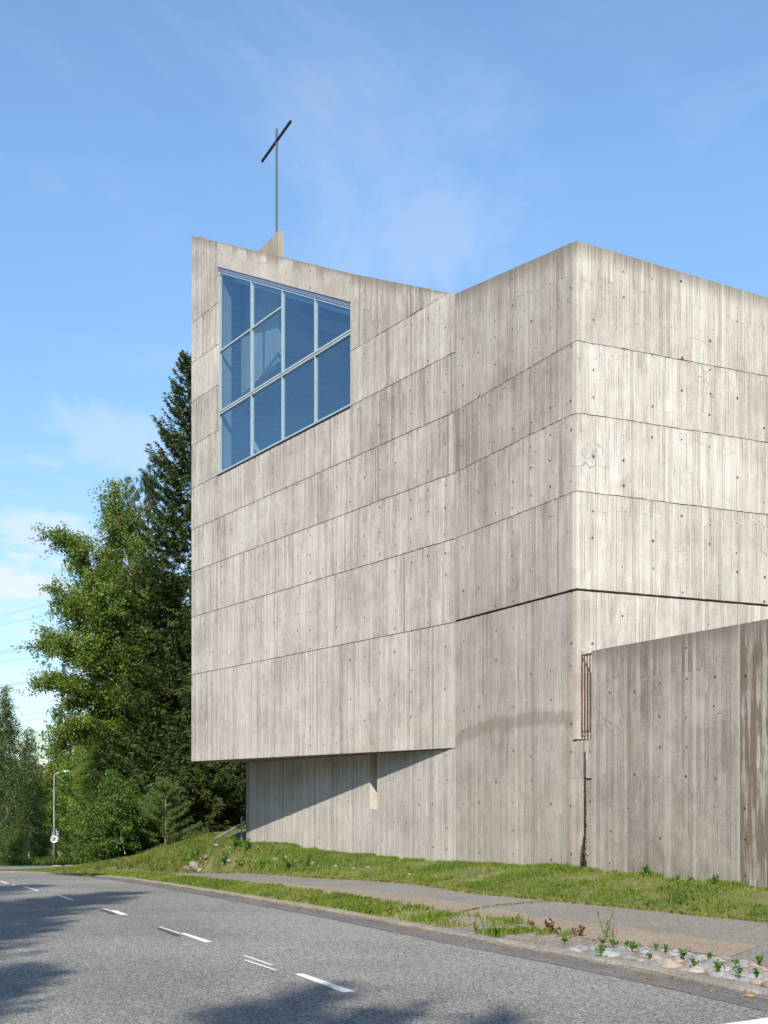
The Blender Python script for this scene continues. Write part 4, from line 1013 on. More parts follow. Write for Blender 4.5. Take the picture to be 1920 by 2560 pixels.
def pine(rn, stem, spread, c0=.4, nlimb=34, ntuft=12, needle=.17, per=34, r0=.17, prof=None, up_=(0, 50)):
    mb = MB(); P = stem_poly(stem, 12, .05, rn); mb.tube([Vector(p) for p in P], [r0*(1-.8*i/11) for i in range(12)], 7); V_ = []
    prof = prof or (lambda f: math.sin(math.pi*min(1, f*.8+.2))**.7)
    for i in range(nlimb):
        f = (i+.5)/nlimb; k = (c0+(1-c0)*f)*11; i0 = min(int(k), 10); q = P[i0]+(P[i0+1]-P[i0])*(k-i0)
        az = i*2.399+rn.uniform(-.4, .4); el = math.radians(up_[0]+(up_[1]-up_[0])*f+rn.uniform(-10, 10)); ln = spread*prof(f)*rn.uniform(.6, 1.15)
        dr = np.array([math.cos(az)*math.cos(el), math.sin(az)*math.cos(el), math.sin(el)]); t = np.linspace(0, 1, 6)[:, None]
        B = q+dr*ln*t+np.array([0, 0, 1])*.12*ln*t**2; B[1:] += rn.normal(0, .05*ln, (5, 3))
        mb.tube([Vector(p) for p in B], [max(.008, r0*.3*(1-.8*j/5)) for j in range(6)], 4, False)
        m = ntuft; ts = rn.uniform(.35, 1.05, m); ki = np.clip(ts, 0, 1)*5; j0 = np.minimum(ki.astype(int), 4)
        c = B[j0]+(B[j0+1]-B[j0])*(ki-j0)[:, None]+rn.normal(0, .13*spread/2.5, (m, 3))+np.array([0, 0, .05])
        c = np.repeat(c, per, 0)+rn.normal(0, .05, (m*per, 3)); dd = unit(rn.normal(size=(m*per, 3))+np.array([0, 0, .5])+dr*.5); l = needle*rn.uniform(.6, 1.2, (m*per, 1)); w = unit(np.cross(dd, rn.normal(size=(m*per, 3))))*.012
        V_.append(np.stack([c-w, c+dd*l, c+w], 1).reshape(-1, 3))
    return mb, np.concatenate(V_)

def finish(name, label, cat, loc, wood, wmat, crown, k, cmat, rn, group=None, cn='crown', wn='trunk', cones=None):
    t = empty(name, (0, 0, 0), label, cat, group)
    wood.build(wn, wmat, t)
    n_ = len(crown)//k
    cen = crown.reshape(n_, k, 3).mean(1)
    # clumps: slow variation of leaf colour through the crown plus leaf-to-leaf variation
    cl = .5+.5*np.sin(cen[:, 0]*1.9+3*np.sin(cen[:, 2]*1.1))*np.sin(cen[:, 1]*1.7+cen[:, 2]*1.3)
    tone = np.clip(.35*cl+.65*rn.random(n_), 0, 1)
    np_mesh(cn, crown, k, cmat, t, tone)
    if cones is not None:
        c = np.repeat(cones, 3, 0)+rn.normal(0, .03, (len(cones)*3, 3)); q = leaf_quads(c, .05, rn, aspect=.9); o = np_mesh('cones', q, 4, M['cone'], t, rn.random(len(c))); o['kind'] = 'stuff'
    t.location = loc; LOC[t.name] = Vector(loc); return t
def dup(t, loc, rz=0, sc=1., label=None, group=None, scz=None):
    c = t.copy(); COL.objects.link(c); c.location = loc; c.rotation_euler = (0, 0, rz); c.scale = (sc, sc, scz or sc)
    if label: c['label'] = label
    if group: c['group'] = group
    for ch in t.children:
        q = ch.copy(); COL.objects.link(q); q.parent = c
    return c
def gz(x, y): return float(gt(x, y))
def ground_at(px, D): x = (px-CX)/F*D; return (x, D, gz(x, D)-.05)
def height(px, py, D): return (HY-py)/F*D-ground_at(px, D)[2]

# the tall spruce at the corner
rn = np.random.default_rng(101)
loc = ground_at(468, 45); H = height(468, 876, 45)
w, v, cn = spruce(rn, H, 3.6, nb=17, dens=1.25, step=.30)
SP1 = finish('spruce_tree', 'tallest dark spruce, right beside the overhanging corner of the church', 'tree', loc, w, M['bark'], v, 4, M['spruce'], rn, cones=cn); HS = H
# birch with two pale stems
rn = np.random.default_rng(7)
D = 47.; loc = ground_at(352, D)
def rel(px, py, dy=0.): p = at(px, py, D); return (p.x-loc[0], dy, p.z-loc[2])
stems = [[(0, 0, -.2), rel(372, 1900), rel(350, 1620), rel(322, 1400), rel(300, 1310), rel(289, 1212)], [rel(352, 1650), rel(300, 1530, -.8), rel(226, 1410, -1.2), rel(140, 1356, -1.4)], [rel(365, 1760), rel(290, 1700, -1.6), rel(200, 1640, -2.2), rel(120, 1650, -2.2)], [rel(368, 1850), rel(300, 1830, -1.), rel(215, 1850, -1.4), rel(150, 1900, -1.4)],
         [rel(362, 1740), rel(280, 1600, -1.2), rel(205, 1530, -1.8), rel(165, 1490, -1.8)], [rel(368, 1800), rel(270, 1770, -1.3), rel(175, 1730, -2.), rel(125, 1740, -2.)],
         [rel(365, 1700), rel(340, 1600, -1.6), rel(300, 1520, -2.6), rel(270, 1490, -2.9)]]
w, v, nl = deciduous(rn, stems, 2.9, c0=.22, nlimb=190, ntwig=22, nleaf=48, leaf=.055, r0=.15, droop=.32, twl=(.4, .9), jit=.10, limbvis=.6)
BI1 = finish('birch_tree', 'big leafy birch with pale leaning stems left of the tallest spruce', 'tree', loc, w, M['bark_birch'], v, 4, M['birch'], rn)
print('birch leaves', nl, 'spruce', len(SP1.children[1].data.polygons))
dup(BI1, ground_at(268, 50), 4.2, .56, 'third, lowest birch crown at the left end of the wood edge')
dup(BI1, ground_at(300, 53), 2.2, .74, 'second, lower birch crown filling the wood edge below the big birch')
# generic species to copy
rn = np.random.default_rng(12); D = 90.
w, v, nl = deciduous(rn, [[(0, 0, -.2), (.2, 0, 6), (0, .2, 10), (.1, 0, 13.5)]], 2.9, c0=.12, nlimb=60, ntwig=14, nleaf=40, leaf=.075, r0=.13, droop=1.05, jit=.10, twl=(.6, 1.5), upang=(25, 70))
loc = ground_at(-5, 82); HB = 13.5
BW = finish('weeping_birch', 'tall grey green weeping birch at the left edge behind the road', 'tree', loc, w, M['bark_birch'], v, 4, M['birch_far'], rn)
sc = height(18, 1690, 82)/14.2; BW.location = ground_at(12, 82); BW.scale = (sc, sc, sc)
dup(BW, ground_at(74, 88), 2.1, .74, 'shorter weeping birch with a slender top, right of the tall one')
dup(BW, ground_at(-60, 72), 4., 1.0, 'weeping birch cut by the left edge of the picture')
rn = np.random.default_rng(14)
w, v, nl = deciduous(rn, [[(0, 0, -.2), (.1, 0, 3), (0, .2, 6), (.1, 0, 8.8)], [(0, 0, 2), (.8, .3, 4.5), (1.6, .2, 6.8)], [(0, 0, 2), (-.9, .3, 4.5), (-1.8, -.2, 6.4)]], 2.6, c0=.12, nlimb=60, ntwig=13, nleaf=36, leaf=.09, r0=.12, droop=.2, jit=.15)
MA = finish('maple_tree', 'yellow green broadleaf tree behind the street lamp', 'tree', ground_at(140, 110), w, M['bark'], v, 4, M['maple'], rn)
s_ = height(140, 1850, 110)/9.2; MA.scale = (s_, s_, s_)
# plain green broadleaf from the same skeleton with other leaves
def recol(t, mat, loc, rz, sc, label, group=None, scz=None, name=None):
    c = dup(t, loc, rz, sc, label, group, scz)
    if name: c.name = name
    for ch in c.children:
        if ch.name.startswith('crown'):
            key = ch.data.name+mat.name
            me = bpy.data.meshes.get(key)
            if me is None: me = ch.data.copy(); me.name = key; me.materials.clear(); me.materials.append(mat)
            ch.data = me
    return c
G1 = 'trees of the wood beyond the road'
recol(MA, M['bush'], ground_at(205, 104), 1., 1.1, 'green rounded tree right of the street lamp', G1, name='broadleaf_tree')
recol(MA, M['birch'], ground_at(262, 78), 2.2, 1.0, 'dark green tree behind the right edge of the far road', G1, name='broadleaf_tree')
recol(MA, M['birch'], ground_at(62, 104), 3.2, .85, 'low dark green tree left of the street lamp', G1, name='broadleaf_tree')
recol(MA, M['bush'], ground_at(20, 92), 4.2, .62, 'low bushy tree in front of the weeping birches', G1, name='broadleaf_tree')
recol(MA, M['bush'], ground_at(100, 118), 5.2, 1.0, 'bushy tree filling the gap behind the street lamp foot', G1, name='broadleaf_tree')
recol(MA, M['birch'], ground_at(320, 62), .6, .82, 'leafy understorey tree below the big birch', G1, name='broadleaf_tree')
recol(MA, M['birch'], ground_at(400, 60), 1.9, .9, 'leafy tree in the shade behind the young pine', G1, name='broadleaf_tree')
recol(MA, M['birch'], ground_at(230, 60), 1.2, .55, 'small leafy tree at the end of the far road', G1, name='broadleaf_tree')
recol(MA, M['birch'], ground_at(520, 62), 2.9, .9, 'leafy tree seen under the overhang of the church', G1, name='broadleaf_tree')
recol(MA, M['birch'], ground_at(150, 122), 2.9, 1.0, 'dark tree at the back of the wood behind the lamp', G1, name='broadleaf_tree')
recol(MA, M['birch'], ground_at(238, 100), 5.9, 1.35, 'tall broadleaf tree at the wood edge right of the lamp', G1, name='broadleaf_tree')
recol(MA, M['birch'], ground_at(190, 125), 4.9, 1.35, 'distant tall broadleaf tree above the yellow green one', G1, name='broadleaf_tree')
recol(MA, M['birch'], ground_at(30, 118), .9, 1.05, 'dark tree at the back of the wood on the far left', G1, name='broadleaf_tree')
# pines
rn = np.random.default_rng(31)
w, v = pine(rn, [(0, 0, -.2), (.3, 0, 6), (-.1, 0, 10), (.1, 0, 13)], 3.6, c0=.42, nlimb=40, ntuft=16, per=46)
PI = finish('pine_tree', 'bluish pine whose dark boughs reach out left of the big birch', 'tree', ground_at(262, 56), w, M['bark_pine'], v, 3, M['pine'], rn)
PI.location = ground_at(262, 60); PI.scale = (.98, .98, height(262, 1380, 56)/13.)
dup(PI, ground_at(372, 53), 1.3, .8, 'pine top peeping out between the big birch and the tallest spruce', scz=height(375, 1226, 53)/13.)
dup(PI, ground_at(150, 118), 2.5, .85, 'distant bluish pine crown above the yellow green tree', scz=height(170, 1785, 118)/13.)
dup(PI, ground_at(222, 125), 4.5, .9, 'distant pine right of the lamp, behind the wood', scz=height(222, 1870, 125)/13.)
# more spruces
dup(SP1, ground_at(560, 52), 1.7, .95, 'dark spruce behind the church, seen under the overhang')
dup(SP1, ground_at(330, 66), 3.0, .62, 'dark spruce deep in the wood behind the big birch', scz=.72)
dup(SP1, ground_at(425, 56), 4.0, .9, 'dark spruce hidden behind the tallest spruce', scz=.72)
dup(SP1, ground_at(640, 60), 5.0, .9, 'spruce behind the lower wall of the church')
dup(SP1, ground_at(262, 84), 5.5, .55, 'small spruce far back right of the lamp')
# low spruce branches under the overhang: younger spruces
rn = np.random.default_rng(41)
w, v, cn = spruce(rn, 6.0, 2.3, c0=.03, nb=12, step=.26, dens=1.2, blade=.2)
SP2 = finish('young_spruce', 'young spruce with dense low boughs beneath the overhang', 'tree', ground_at(500, 42.5), w, M['bark'], v, 4, M['spruce'], rn)
dup(SP2, ground_at(570, 45), 2, .95, 'young spruce behind the handrail')
dup(SP2, ground_at(440, 47), 4, 1.0, 'young spruce between the young pine and the tallest spruce')
dup(SP2, ground_at(395, 50), 1, .9, 'young spruce in deep shade behind the young pine')
dup(SP2, ground_at(620, 47), 3, 1., 'young spruce partly hidden by the lower wall')
# shrubs
rn = np.random.default_rng(51)
def shrub(rn, H, R, leaf, n_=7):
    st = []
    for i in range(n_):
        a = i*2.399; r = R*rn.uniform(.35, .8); st.append([(0, 0, -.1), (math.cos(a)*r*.5, math.sin(a)*r*.5, H*.45), (math.cos(a)*r, math.sin(a)*r, H*rn.uniform(.7, 1))])
    return deciduous(rn, st, R*.62, c0=.08, nlimb=60, ntwig=11, nleaf=26, leaf=leaf, r0=.03, droop=.15, jit=.09, twl=(.2, .5), upang=(0, 60))
w, v, nl = shrub(rn, 2.5, 1.3, .05)
B1 = finish('leafy_bush', 'rounded leafy bush at the edge of the far road', 'bush', ground_at(262, 39.5), w, M['bark'], v, 4, M['bush'], rn, 'bushes along the foot of the wood', 'foliage', 'stems')
GB = 'bushes along the foot of the wood'
dup(B1, ground_at(305, 41), 1.2, .9, 'bush just right of the rounded leafy one', GB)
dup(B1, ground_at(352, 43), 2.6, 1.15, 'taller bush left of the young pine', GB)
dup(B1, ground_at(385, 44), 3.6, .9, 'bush behind the foot of the young pine', GB)
dup(B1, ground_at(455, 43), 4.6, .62, 'low bush right of the young pine', GB)
dup(B1, ground_at(240, 46), 5.1, 1.0, 'bush at the bend of the far road', GB)
dup(B1, ground_at(560, 44), .4, .6, 'bush in the shade behind the handrail', GB)
for i, (px, D, s_) in enumerate(((60, 92, 1.1), (98, 106, 1.), (172, 106, 1.2), (215, 90, 1.3), (230, 72, 1.2), (20, 80, 1.0))):
    dup(B1, ground_at(px, D), i*1.3, s_, ['low bush left of the lamp, under the weeping birches', 'low bush just left of the lamp pole', 'bush just right of the lamp pole', 'bush midway between lamp and leafy bush', 'bush behind the end of the far road', 'low bush at the left picture edge'][i], GB)
# leaning birch sapling
rn = np.random.default_rng(61); D = 39.; loc = ground_at(322, D)
w, v, nl = deciduous(rn, [[(0, 0, -.1), (-.25, 0, .8), (-.45, 0, 1.8), (-.5, 0, 2.8)]], .9, c0=.2, nlimb=26, ntwig=9, nleaf=22, leaf=.045, r0=.02, droop=.3, jit=.07, twl=(.2, .5))
finish('birch_sapling', 'thin leaning birch sapling with pale stem among the bushes', 'tree', loc, w, M['bark_birch'], v, 4, M['bush'], rn, cn='foliage', wn='trunk')
# young pine
rn = np.random.default_rng(71); D = 40.; loc = ground_at(413, D); H = height(413, 1950, D)
mb = MB(); mb.tube([Vector((0, 0, -.1)), Vector((.02, 0, H*.5)), Vector((0, 0, H))], [.035, .022, .008], 6); V_ = []
for wz, f in enumerate(np.linspace(.06, .96, 9)):
    for j in range(7 if f < .9 else 4):
        az = rn.uniform(0, 6.28); ln = 1.15*(1-f)**.7*rn.uniform(.75, 1.1)+.12; t = np.linspace(0, 1, 6)[:, None]; dr = np.array([math.cos(az), math.sin(az), .25+.5*f])
        B = np.array([0, 0, f*H])+dr*ln*t*np.array([1, 1, .55])+np.array([0, 0, .18])*ln*t**2
        mb.tube([Vector(p) for p in B], [.011, .01, .009, .008, .006, .004], 3, False)
        m = int(240*ln)+60; ts = rn.uniform(.25, 1.08, m); ki = np.clip(ts, 0, 1)*5; j0 = np.minimum(ki.astype(int), 4); p = B[j0]+(B[j0+1]-B[j0])*(ki-j0)[:, None]+rn.normal(0, .035, (m, 3))
        dd = unit(unit(dr)*.9+rn.normal(size=(m, 3))*.8); l = rn.uniform(.06, .12, (m, 1)); ww = unit(np.cross(dd, rn.normal(size=(m, 3))))*.008
        V_.append(np.stack([p-ww, p+dd*l, p+ww], 1).reshape(-1, 3))
finish('young_pine', 'small pale green young pine on the grass slope left of the handrail', 'tree', loc, mb, bark('young_bark', (.16, .13, .07), (.26, .22, .13)), np.concatenate(V_), 3, M['sapling'], rn)
# trees behind and left of the camera that cast the shade on the road
GS = 'trees behind the viewpoint'
def caster(t, tip, h, sc, rz, label, scz=None):
    L0 = h*(scz or sc)/math.tan(SUN_EL); k = math.hypot(*SUN_AZ)
    dup(t, (tip[0]+SUN_AZ[0]/k*L0, tip[1]+SUN_AZ[1]/k*L0, -1.75), rz, sc, label, GS, scz)
caster(SP1, (-4.6, 22.0), HS, 1.0, .5, 'spruce left of the road outside the view')
caster(SP1, (-5.0, 19.0), HS, .9, 1.5, 'second spruce left of the road outside the view')
caster(SP1, (-4.3, 16.2), HS, .85, 2.5, 'third spruce left of the road outside the view')
caster(SP1, (-7.0, 24.5), HS, 1.1, 3.5, 'fourth spruce left of the road outside the view')
caster(SP1, (-3.2, 11.6), HS, .8, 4.5, 'fifth spruce left of the road outside the view')
caster(BI1, (-.8, 11.9), 15.5, .62, 3.3, 'birch behind the viewpoint', 1.0)
caster(BI1, (1.5, 11.0), 15.5, .55, 1.0, 'second birch behind the viewpoint', .95)
caster(BI1, (-3.0, 12.6), 15.5, .68, 5.0, 'third birch behind the viewpoint', 1.0)
caster(BI1, (-7.2, 21.5), 15.5, 1.05, 2.0, 'birch left of the road outside the view')
caster(BI1, (-6.6, 17.0), 15.5, 1.0, .2, 'second birch left of the road outside the view')

for i, (x, y) in enumerate(((-21, 6), (-23, 12), (-24, 19), (-27, 25), (-28, 32), (-32, 38), (-20, -4), (-26, -8), (-29, 4), (-31, 14), (-34, 24), (-14, -16), (-22, -18), (-5, -22), (-34, -2))):  # unseen trees added to cut the sky light on the walls
    dup(SP1 if i % 2 else BI1, (x, y, -1.9), i*1.3, 1.0+.07*(i % 3), '%s in the wood across the road, outside the view' % ('spruce' if i % 2 else 'birch'), 'spruces of the wood across the road' if i % 2 else 'birches of the wood across the road')

# ------------------------------------------------------------------ grass
def blades(name, pts, hmin, hmax, width, rn, mat, label=None, lean=.35, dry=None, cat='grass'):
    n_ = len(pts); h = rn.uniform(hmin, hmax, n_)[:, None] if np.isscalar(hmin) else (hmin+(hmax-hmin)*rn.random(n_))[:, None]
    az = rn.uniform(0, 6.283, n_); w = np.stack([np.cos(az), np.sin(az), 0*az], 1)*width*.5
    ln = rn.normal(0, lean, (n_, 3)); ln[:, 2] = 0; top = pts+h*(np.array([0, 0, 1])+ln); m = pts+h*.55*(np.array([0, 0, 1])+ln*.45)
    Vv = np.stack([pts-w, m-w*.8, top, m+w*.8, pts+w], 1)
    T = np.clip(rn.random(n_)*.75+(dry if dry is not None else 0), 0, 1)
    q = np.stack([Vv[:, 0], Vv[:, 4], Vv[:, 3], Vv[:, 1]], 1); t = np.stack([Vv[:, 1], Vv[:, 3], Vv[:, 2], Vv[:, 2]], 1)
    o = np_mesh(name, np.stack([pts-w, pts+w, m+w*.8, top, m-w*.8], 1).reshape(-1, 3), 5, mat, None, T)
    tag(o, label, cat, kind='stuff'); return o
def fnoise(x, y, s, sd=0): return np.array([mnoise.noise(Vector((a*s, b*s, sd))) for a, b in zip(x, y)])
rn = np.random.default_rng(81)
def region(n_, poly, box):
    x = rn.uniform(box[0], box[1], n_); y = rn.uniform(box[2], box[3], n_); k = inpoly(x, y, poly); return x[k], y[k]
bankpoly = np.vstack([FE[:, :2], np.array([[-6.6, 35.2], [-7.0, 36.6], [-8.6, 38.2]]), np.array([[-6.6, 43.5], L_+d2*2.5]), np.array([L_+d3*.05, V+d3*.05, C-d2*26])])
def bank(n_, ymin, ymax):
    x = rn.uniform(-9.5, 14, n_); y = rn.uniform(ymin, ymax, n_); k = inpoly(x, y, bankpoly) & (abs(x/y) < .36); return x[k], y[k]
X1, Y1 = bank(760000, 10, 24); X2, Y2 = bank(620000, 24, 44)
X = np.r_[X1, X2]; Y = np.r_[Y1, Y2]; 
nz = fnoise(X, Y, .9); nb_ = fnoise(X, Y, 3.5, 5)
dw = ((X-C[0])*n2[0]+(Y-C[1])*n2[1])       # distance from the wall plane
bare = np.clip((nz-.05)*3, 0, 1)*((dw < 1.3) & (dw > .12) & (Y < 27))
keep = rn.random(len(X)) > bare*.85; X, Y, nz, nb_, dw = X[keep], Y[keep], nz[keep], nb_[keep], dw[keep]; nb_ = nb_-.5*np.clip(nz, 0, 1)
hb = .022+.045*np.clip(nb_+.5, 0, 1)
tall = ((Y > 27) & (dw > .7) & (X > -6.2)); hb = np.where(tall, hb+.10*np.clip(nz+.45, 0, 1), hb); hb = np.where(X < -5.5, hb+.06, hb)
dry = np.clip(nz*.55+.05+np.where(dw > 1.75, .25, 0), -.3, .6)
Z = gt(X, Y)-.01
print('bank blades', len(X))
blades('grass', np.stack([X, Y, Z], 1), hb*.6, hb*1.4, .011, rn, M['grass'], 'mown green grass bank between the path and the concrete walls', dry=dry)
# long pale grass on the left slope
def scatter(poly, n_, box): x, y = region(n_, poly, box); return x, y, gt(x, y)
pl = np.array([(-5.9, 36.2), (-7.4, 35.8), (-9.8, 38.6), (-12.8, 44), (-9.0, 44), (-6.6, 41)])
x, y = rn.uniform(-13, -4.6, 150000), rn.uniform(32.5, 46, 150000); kk = ~inpoly(x, y, corr) & ((x < -5.6) | (y < 36.5)) & (x < -3.9-.3*(y-34)); x, y = x[kk], y[kk]; z = gt(x, y)-.01; nzz = fnoise(x, y, 1.2)
blades('grass', np.stack([x, y, z], 1), .05, .17, .012, rn, M['drygrass'], 'long yellowish grass on the slope below the young pine', lean=.35, dry=nzz*.4)
# grass beyond the far road and beside the kerb corner
pl = np.array([(-60, 70.5), (-30, 76.5), (-19, 84.5), (-13, 90.5), (-9, 96), (-20, 104), (-60, 96)])
x, y, z = scatter(pl, 90000, (-48, -8, 70, 104)); 
blades('grass', np.stack([x, y, z], 1), .15, .6, .035, rn, M['grass'], 'bright green grass verge beyond the far road', lean=.4, dry=fnoise(x, y, .4)*.5)
pl = np.vstack([K[K[:, 1] > 34][:, :2]+np.array([.2, .25]), np.array([[-30, 48.3], [-22, 51.2], [-17.5, 55.5], [-12.5, 65], [-8, 75], [-7, 46], [-7.2, 36.5]])])
x, y, z = scatter(pl, 170000, (-30, -6, 34, 75))
blades('grass', np.stack([x, y, z], 1), .05, .15, .018, rn, M['grass'], 'grass strip behind the kerb where the two roads meet', dry=fnoise(x, y, .8)*.5+.1)
# verge between kerb and path: patchy
a = resample(Kb[np.argmin(abs(Kb[:, 1]-9)):np.argmin(abs(Kb[:, 1]-43))], 400); 
nn_ = 260000; s_ = rn.random(nn_); i0 = (s_*398).astype(int); pa = a[i0]
j = np.argmin(((NE[None, :, :2]-a[:, None, :2])**2).sum(-1), 1); pb = NE[j][i0]; tt = rn.random(nn_)[:, None]; pp = pa*(1-tt)+pb*tt; pp[:, :2] += rn.normal(0, .03, (nn_, 2))
pp[:, 2] += .004
nz = fnoise(pp[:, 0], pp[:, 1], 1.6, 8); den = np.interp(pp[:, 1], [11, 13.4, 15.5, 18, 24, 30], [-.6, -.42, -.12, .10, .5, .8])
keep = (nz*.8+den+rn.normal(0, .12, nn_) > .0) & (np.interp(pp[:, 1], [9, 13.2, 13.8], [0, 0, 1]) > .5); pp = pp[keep]
wdt = np.linalg.norm(pb-pa, axis=1)[keep]
keep2 = rn.random(len(pp)) < np.clip(wdt/1.2, .3, 1); pp = pp[keep2]
blades('grass', pp, .03, .085, .010, rn, M['grass'], 'patchy grass on the narrow verge between kerb and path', dry=np.clip(fnoise(pp[:, 0], pp[:, 1], 1.1)*.5+.15, -.2, .6))
print('verge', len(pp))
# ragged dry edge along the far side of the path and grass creeping over the kerb
e = resample(FE[np.argmin(abs(FE[:, 1]-13.5)):], 500); nn_ = 26000; i0 = rn.integers(0, 500, nn_); q = e[i0].copy(); q[:, :2] += rn.normal(0, .05, (nn_, 2)); q[:, 2] = pz(q[:, 1])-.005
blades('grass', q, .02, .06, .009, rn, M['drygrass'], 'dry trimmed grass edge along the far side of the path', lean=.8, dry=.3)
# path joint weeds
pj = [upp(x, y, .004) for x, y in ((1150, 2282), (1200, 2271), (1250, 2264), (1320, 2257), (1391, 2254))]
pj = resample(np.array(pj), 200); q = pj[rn.integers(0, 200, 500)]; q = q+rn.normal(0, .012, q.shape)*np.array([1, 1, 0])
blades('grass', q, .01, .035, .008, rn, M['drygrass'], 'thin line of grass in the crack across the path', lean=.8)

us_ = rn.uniform(-UL, 8.5, 24000); of = np.abs(rn.normal(0, .05, 24000))+.015; X = V[0]-d2[0]*us_+n2[0]*of; Y = V[1]-d2[1]*us_+n2[1]*of
kk = (abs(X/Y) < .36) & (fnoise(X, Y, 1.7, 3) > -.15); X, Y = X[kk], Y[kk]
blades('grass', np.stack([X, Y, gt(X, Y)-.01], 1), .02, .10, .008, rn, M['grass'], 'uneven taller grass along the foot of the concrete walls', lean=.3, dry=.1)
x, y = bank(9000, 10, 42); kk = rn.random(len(x)) < .5; x, y = x[kk], y[kk]
blades('grass', np.stack([x, y, gt(x, y)], 1), .12, .26, .006, rn, M['drygrass'], 'scattered dry seed stalks standing above the grass bank', lean=.25, dry=.2)
q = resample(K[(K[:, 1] > 8) & (K[:, 1] < 30)], 800)[rn.integers(0, 800, 5200)].copy(); q[:, :2] -= (np.abs(rn.normal(0, .12, 5200))+.01)[:, None]*np.array([.8, .5]); q[:, 2] = zr(q[:, 1])+.006
tq = q[:, None]+rn.normal(0, .008, (5200, 3, 3))*np.array([1, 1, .5]); tag(np_mesh('grit', tq.reshape(-1, 3), 3, M['gravel'], None, rn.random(5200)), 'loose grit and sand gathered along the kerb', 'gravel', kind='stuff')
# small plants: rosettes and leafy weeds
def plant(loc, rn, n_, h, spread, leaf, stem=True):
    c = []; mb = MB()
    for i in range(n_):
        a = rn.uniform(0, 6.28); r = spread*rn.uniform(.2, 1); hh = h*rn.uniform(.5, 1); tip = np.array([math.cos(a)*r, math.sin(a)*r, hh]); mb.tube([Vector((0, 0, -.02)), Vector(tip*.5+np.array([0, 0, hh*.15])), Vector(tip)], .0025, 3, False)
        for k in range(5): t = .35+.65*k/4; c.append(tip*t+np.array([0, 0, hh*.15*(1-t)])+rn.normal(0, leaf*.5, 3))
    c = np.array(c); return mb, leaf_quads(c, leaf, rn, aspect=1.1)
rn = np.random.default_rng(91)
protos = []
for k in range(4): protos.append(plant(None, rn, 7, .10, .08, .022))
def weed(px, py, s_, label, mat='weed', k=0, dz=.06, D=None, name='weed'):
    p = up(px, py, dz) if D is None else D
    t = empty(name, (0, 0, 0), label, 'plant', 'weeds by the path'); mb, q = protos[k % 4]
    mb.build('stems', M['weed'] if mat == 'weed' else M['redweed'], t); np_mesh('leaves', q, 4, M[mat], t, rn.random(len(q)//4)); t.location = tuple(p); t.scale = (s_, s_, s_); t.rotation_euler = (0, 0, rn.uniform(0, 6)); return t
WP = [(1506, 2360, 1.0, 'leafy weed at the near corner of the stones'), (1533, 2364, 1.1, 'second leafy weed on the stones beside the tall sprout'), (1580, 2376, 1.0, 'weed behind the white rounded stone'), (1570, 2366, .9, 'weed at the back rim of the stones'), (1588, 2370, .9, 'bushy weed at the back rim, middle of the bed'), (1640, 2371, .8, 'small weed by the tan path strip'),
      (1664, 2378, .9, 'weed on the rim right of the small one'), (1625, 2397, .9, 'bright weed between grey stones'), (1708, 2392, 1.1, 'spreading weed above the pink stones'), (1735, 2412, .9, 'weed beside the brown flat stone'), (1775, 2398, .9, 'weed near the rust coloured stone'), (1795, 2428, 1.3, 'largest weed growing between pink and dark stones'), (1846, 2438, 1.0, 'dark weed right of the largest one'),
      (1898, 2409, 1.1, 'weed at the far right of the stones by the path'), (1890, 2444, 1.0, 'weed low at the right end of the stones'), (1838, 2412, .8, 'sparse weed by the big pink stone'), (1412, 2356, 1.0, 'weed at the left tip of the stone bed'), (1502, 2384, 1.2, 'clump of weed by the pale stones on the left'), (1190, 2330, .9, 'small upright weed in the verge gravel'), (1240, 2336, 1.2, 'low tuft in the gravel of the verge')]
for i, (px, py, s_, lb_) in enumerate(WP): weed(px, py, s_*.72, lb_+'', 'weed', i, .08)
weed(1449, 2341, 1.3, 'reddish dock plant at the left end of the stones', 'redweed', 1)
weed(1375, 2334, 1.5, 'brown withered weed left of the red dock', 'redweed', 2)
weed(1330, 2318, .9, 'thin brown seed stalks beside the path strip', 'redweed', 3)
# tall willow sprout with two shoots
p = up(1512, 2346, .06); t = empty('willow_sprout', (0, 0, 0), 'tall two-stemmed green sprout rising behind the stones', 'plant'); mb = MB(); c = []
for dx, hh in ((-.085, .30), (.05, .14), (.10, .31), (.03, .2)):
    tip = np.array([dx, .02, hh]); mb.tube([Vector((0, 0, -.02)), Vector((dx*.4, 0, hh*.4)), Vector(tip)], .003, 4, False)
    for k in range(16): t_ = .25+.75*k/15; c.append(np.array([dx*t_**1.2, .01, hh*t_])+rn.normal(0, .010, 3))
mb.build('stems', M['weed'], t); q = leaf_quads(np.array(c), .020, rn, aspect=.5); np_mesh('leaves', q, 4, M['weed'], t, rn.random(len(q)//4)); t.location = tuple(p)
p = up(1530, 2346, .06); mb = MB()
for k in range(7): a = rn.uniform(-.05, .05); mb.tube([Vector((p[0]+a, p[1]+rn.uniform(-.03, .03), p[2]-.01)), Vector((p[0]+a*1.3, p[1], p[2]+rn.uniform(.1, .2)))], .003, 3)
tag(mb.build('dry_stalks', M['redweed']), 'bundle of thin dry reddish stalks right of the tall sprout', 'plant')
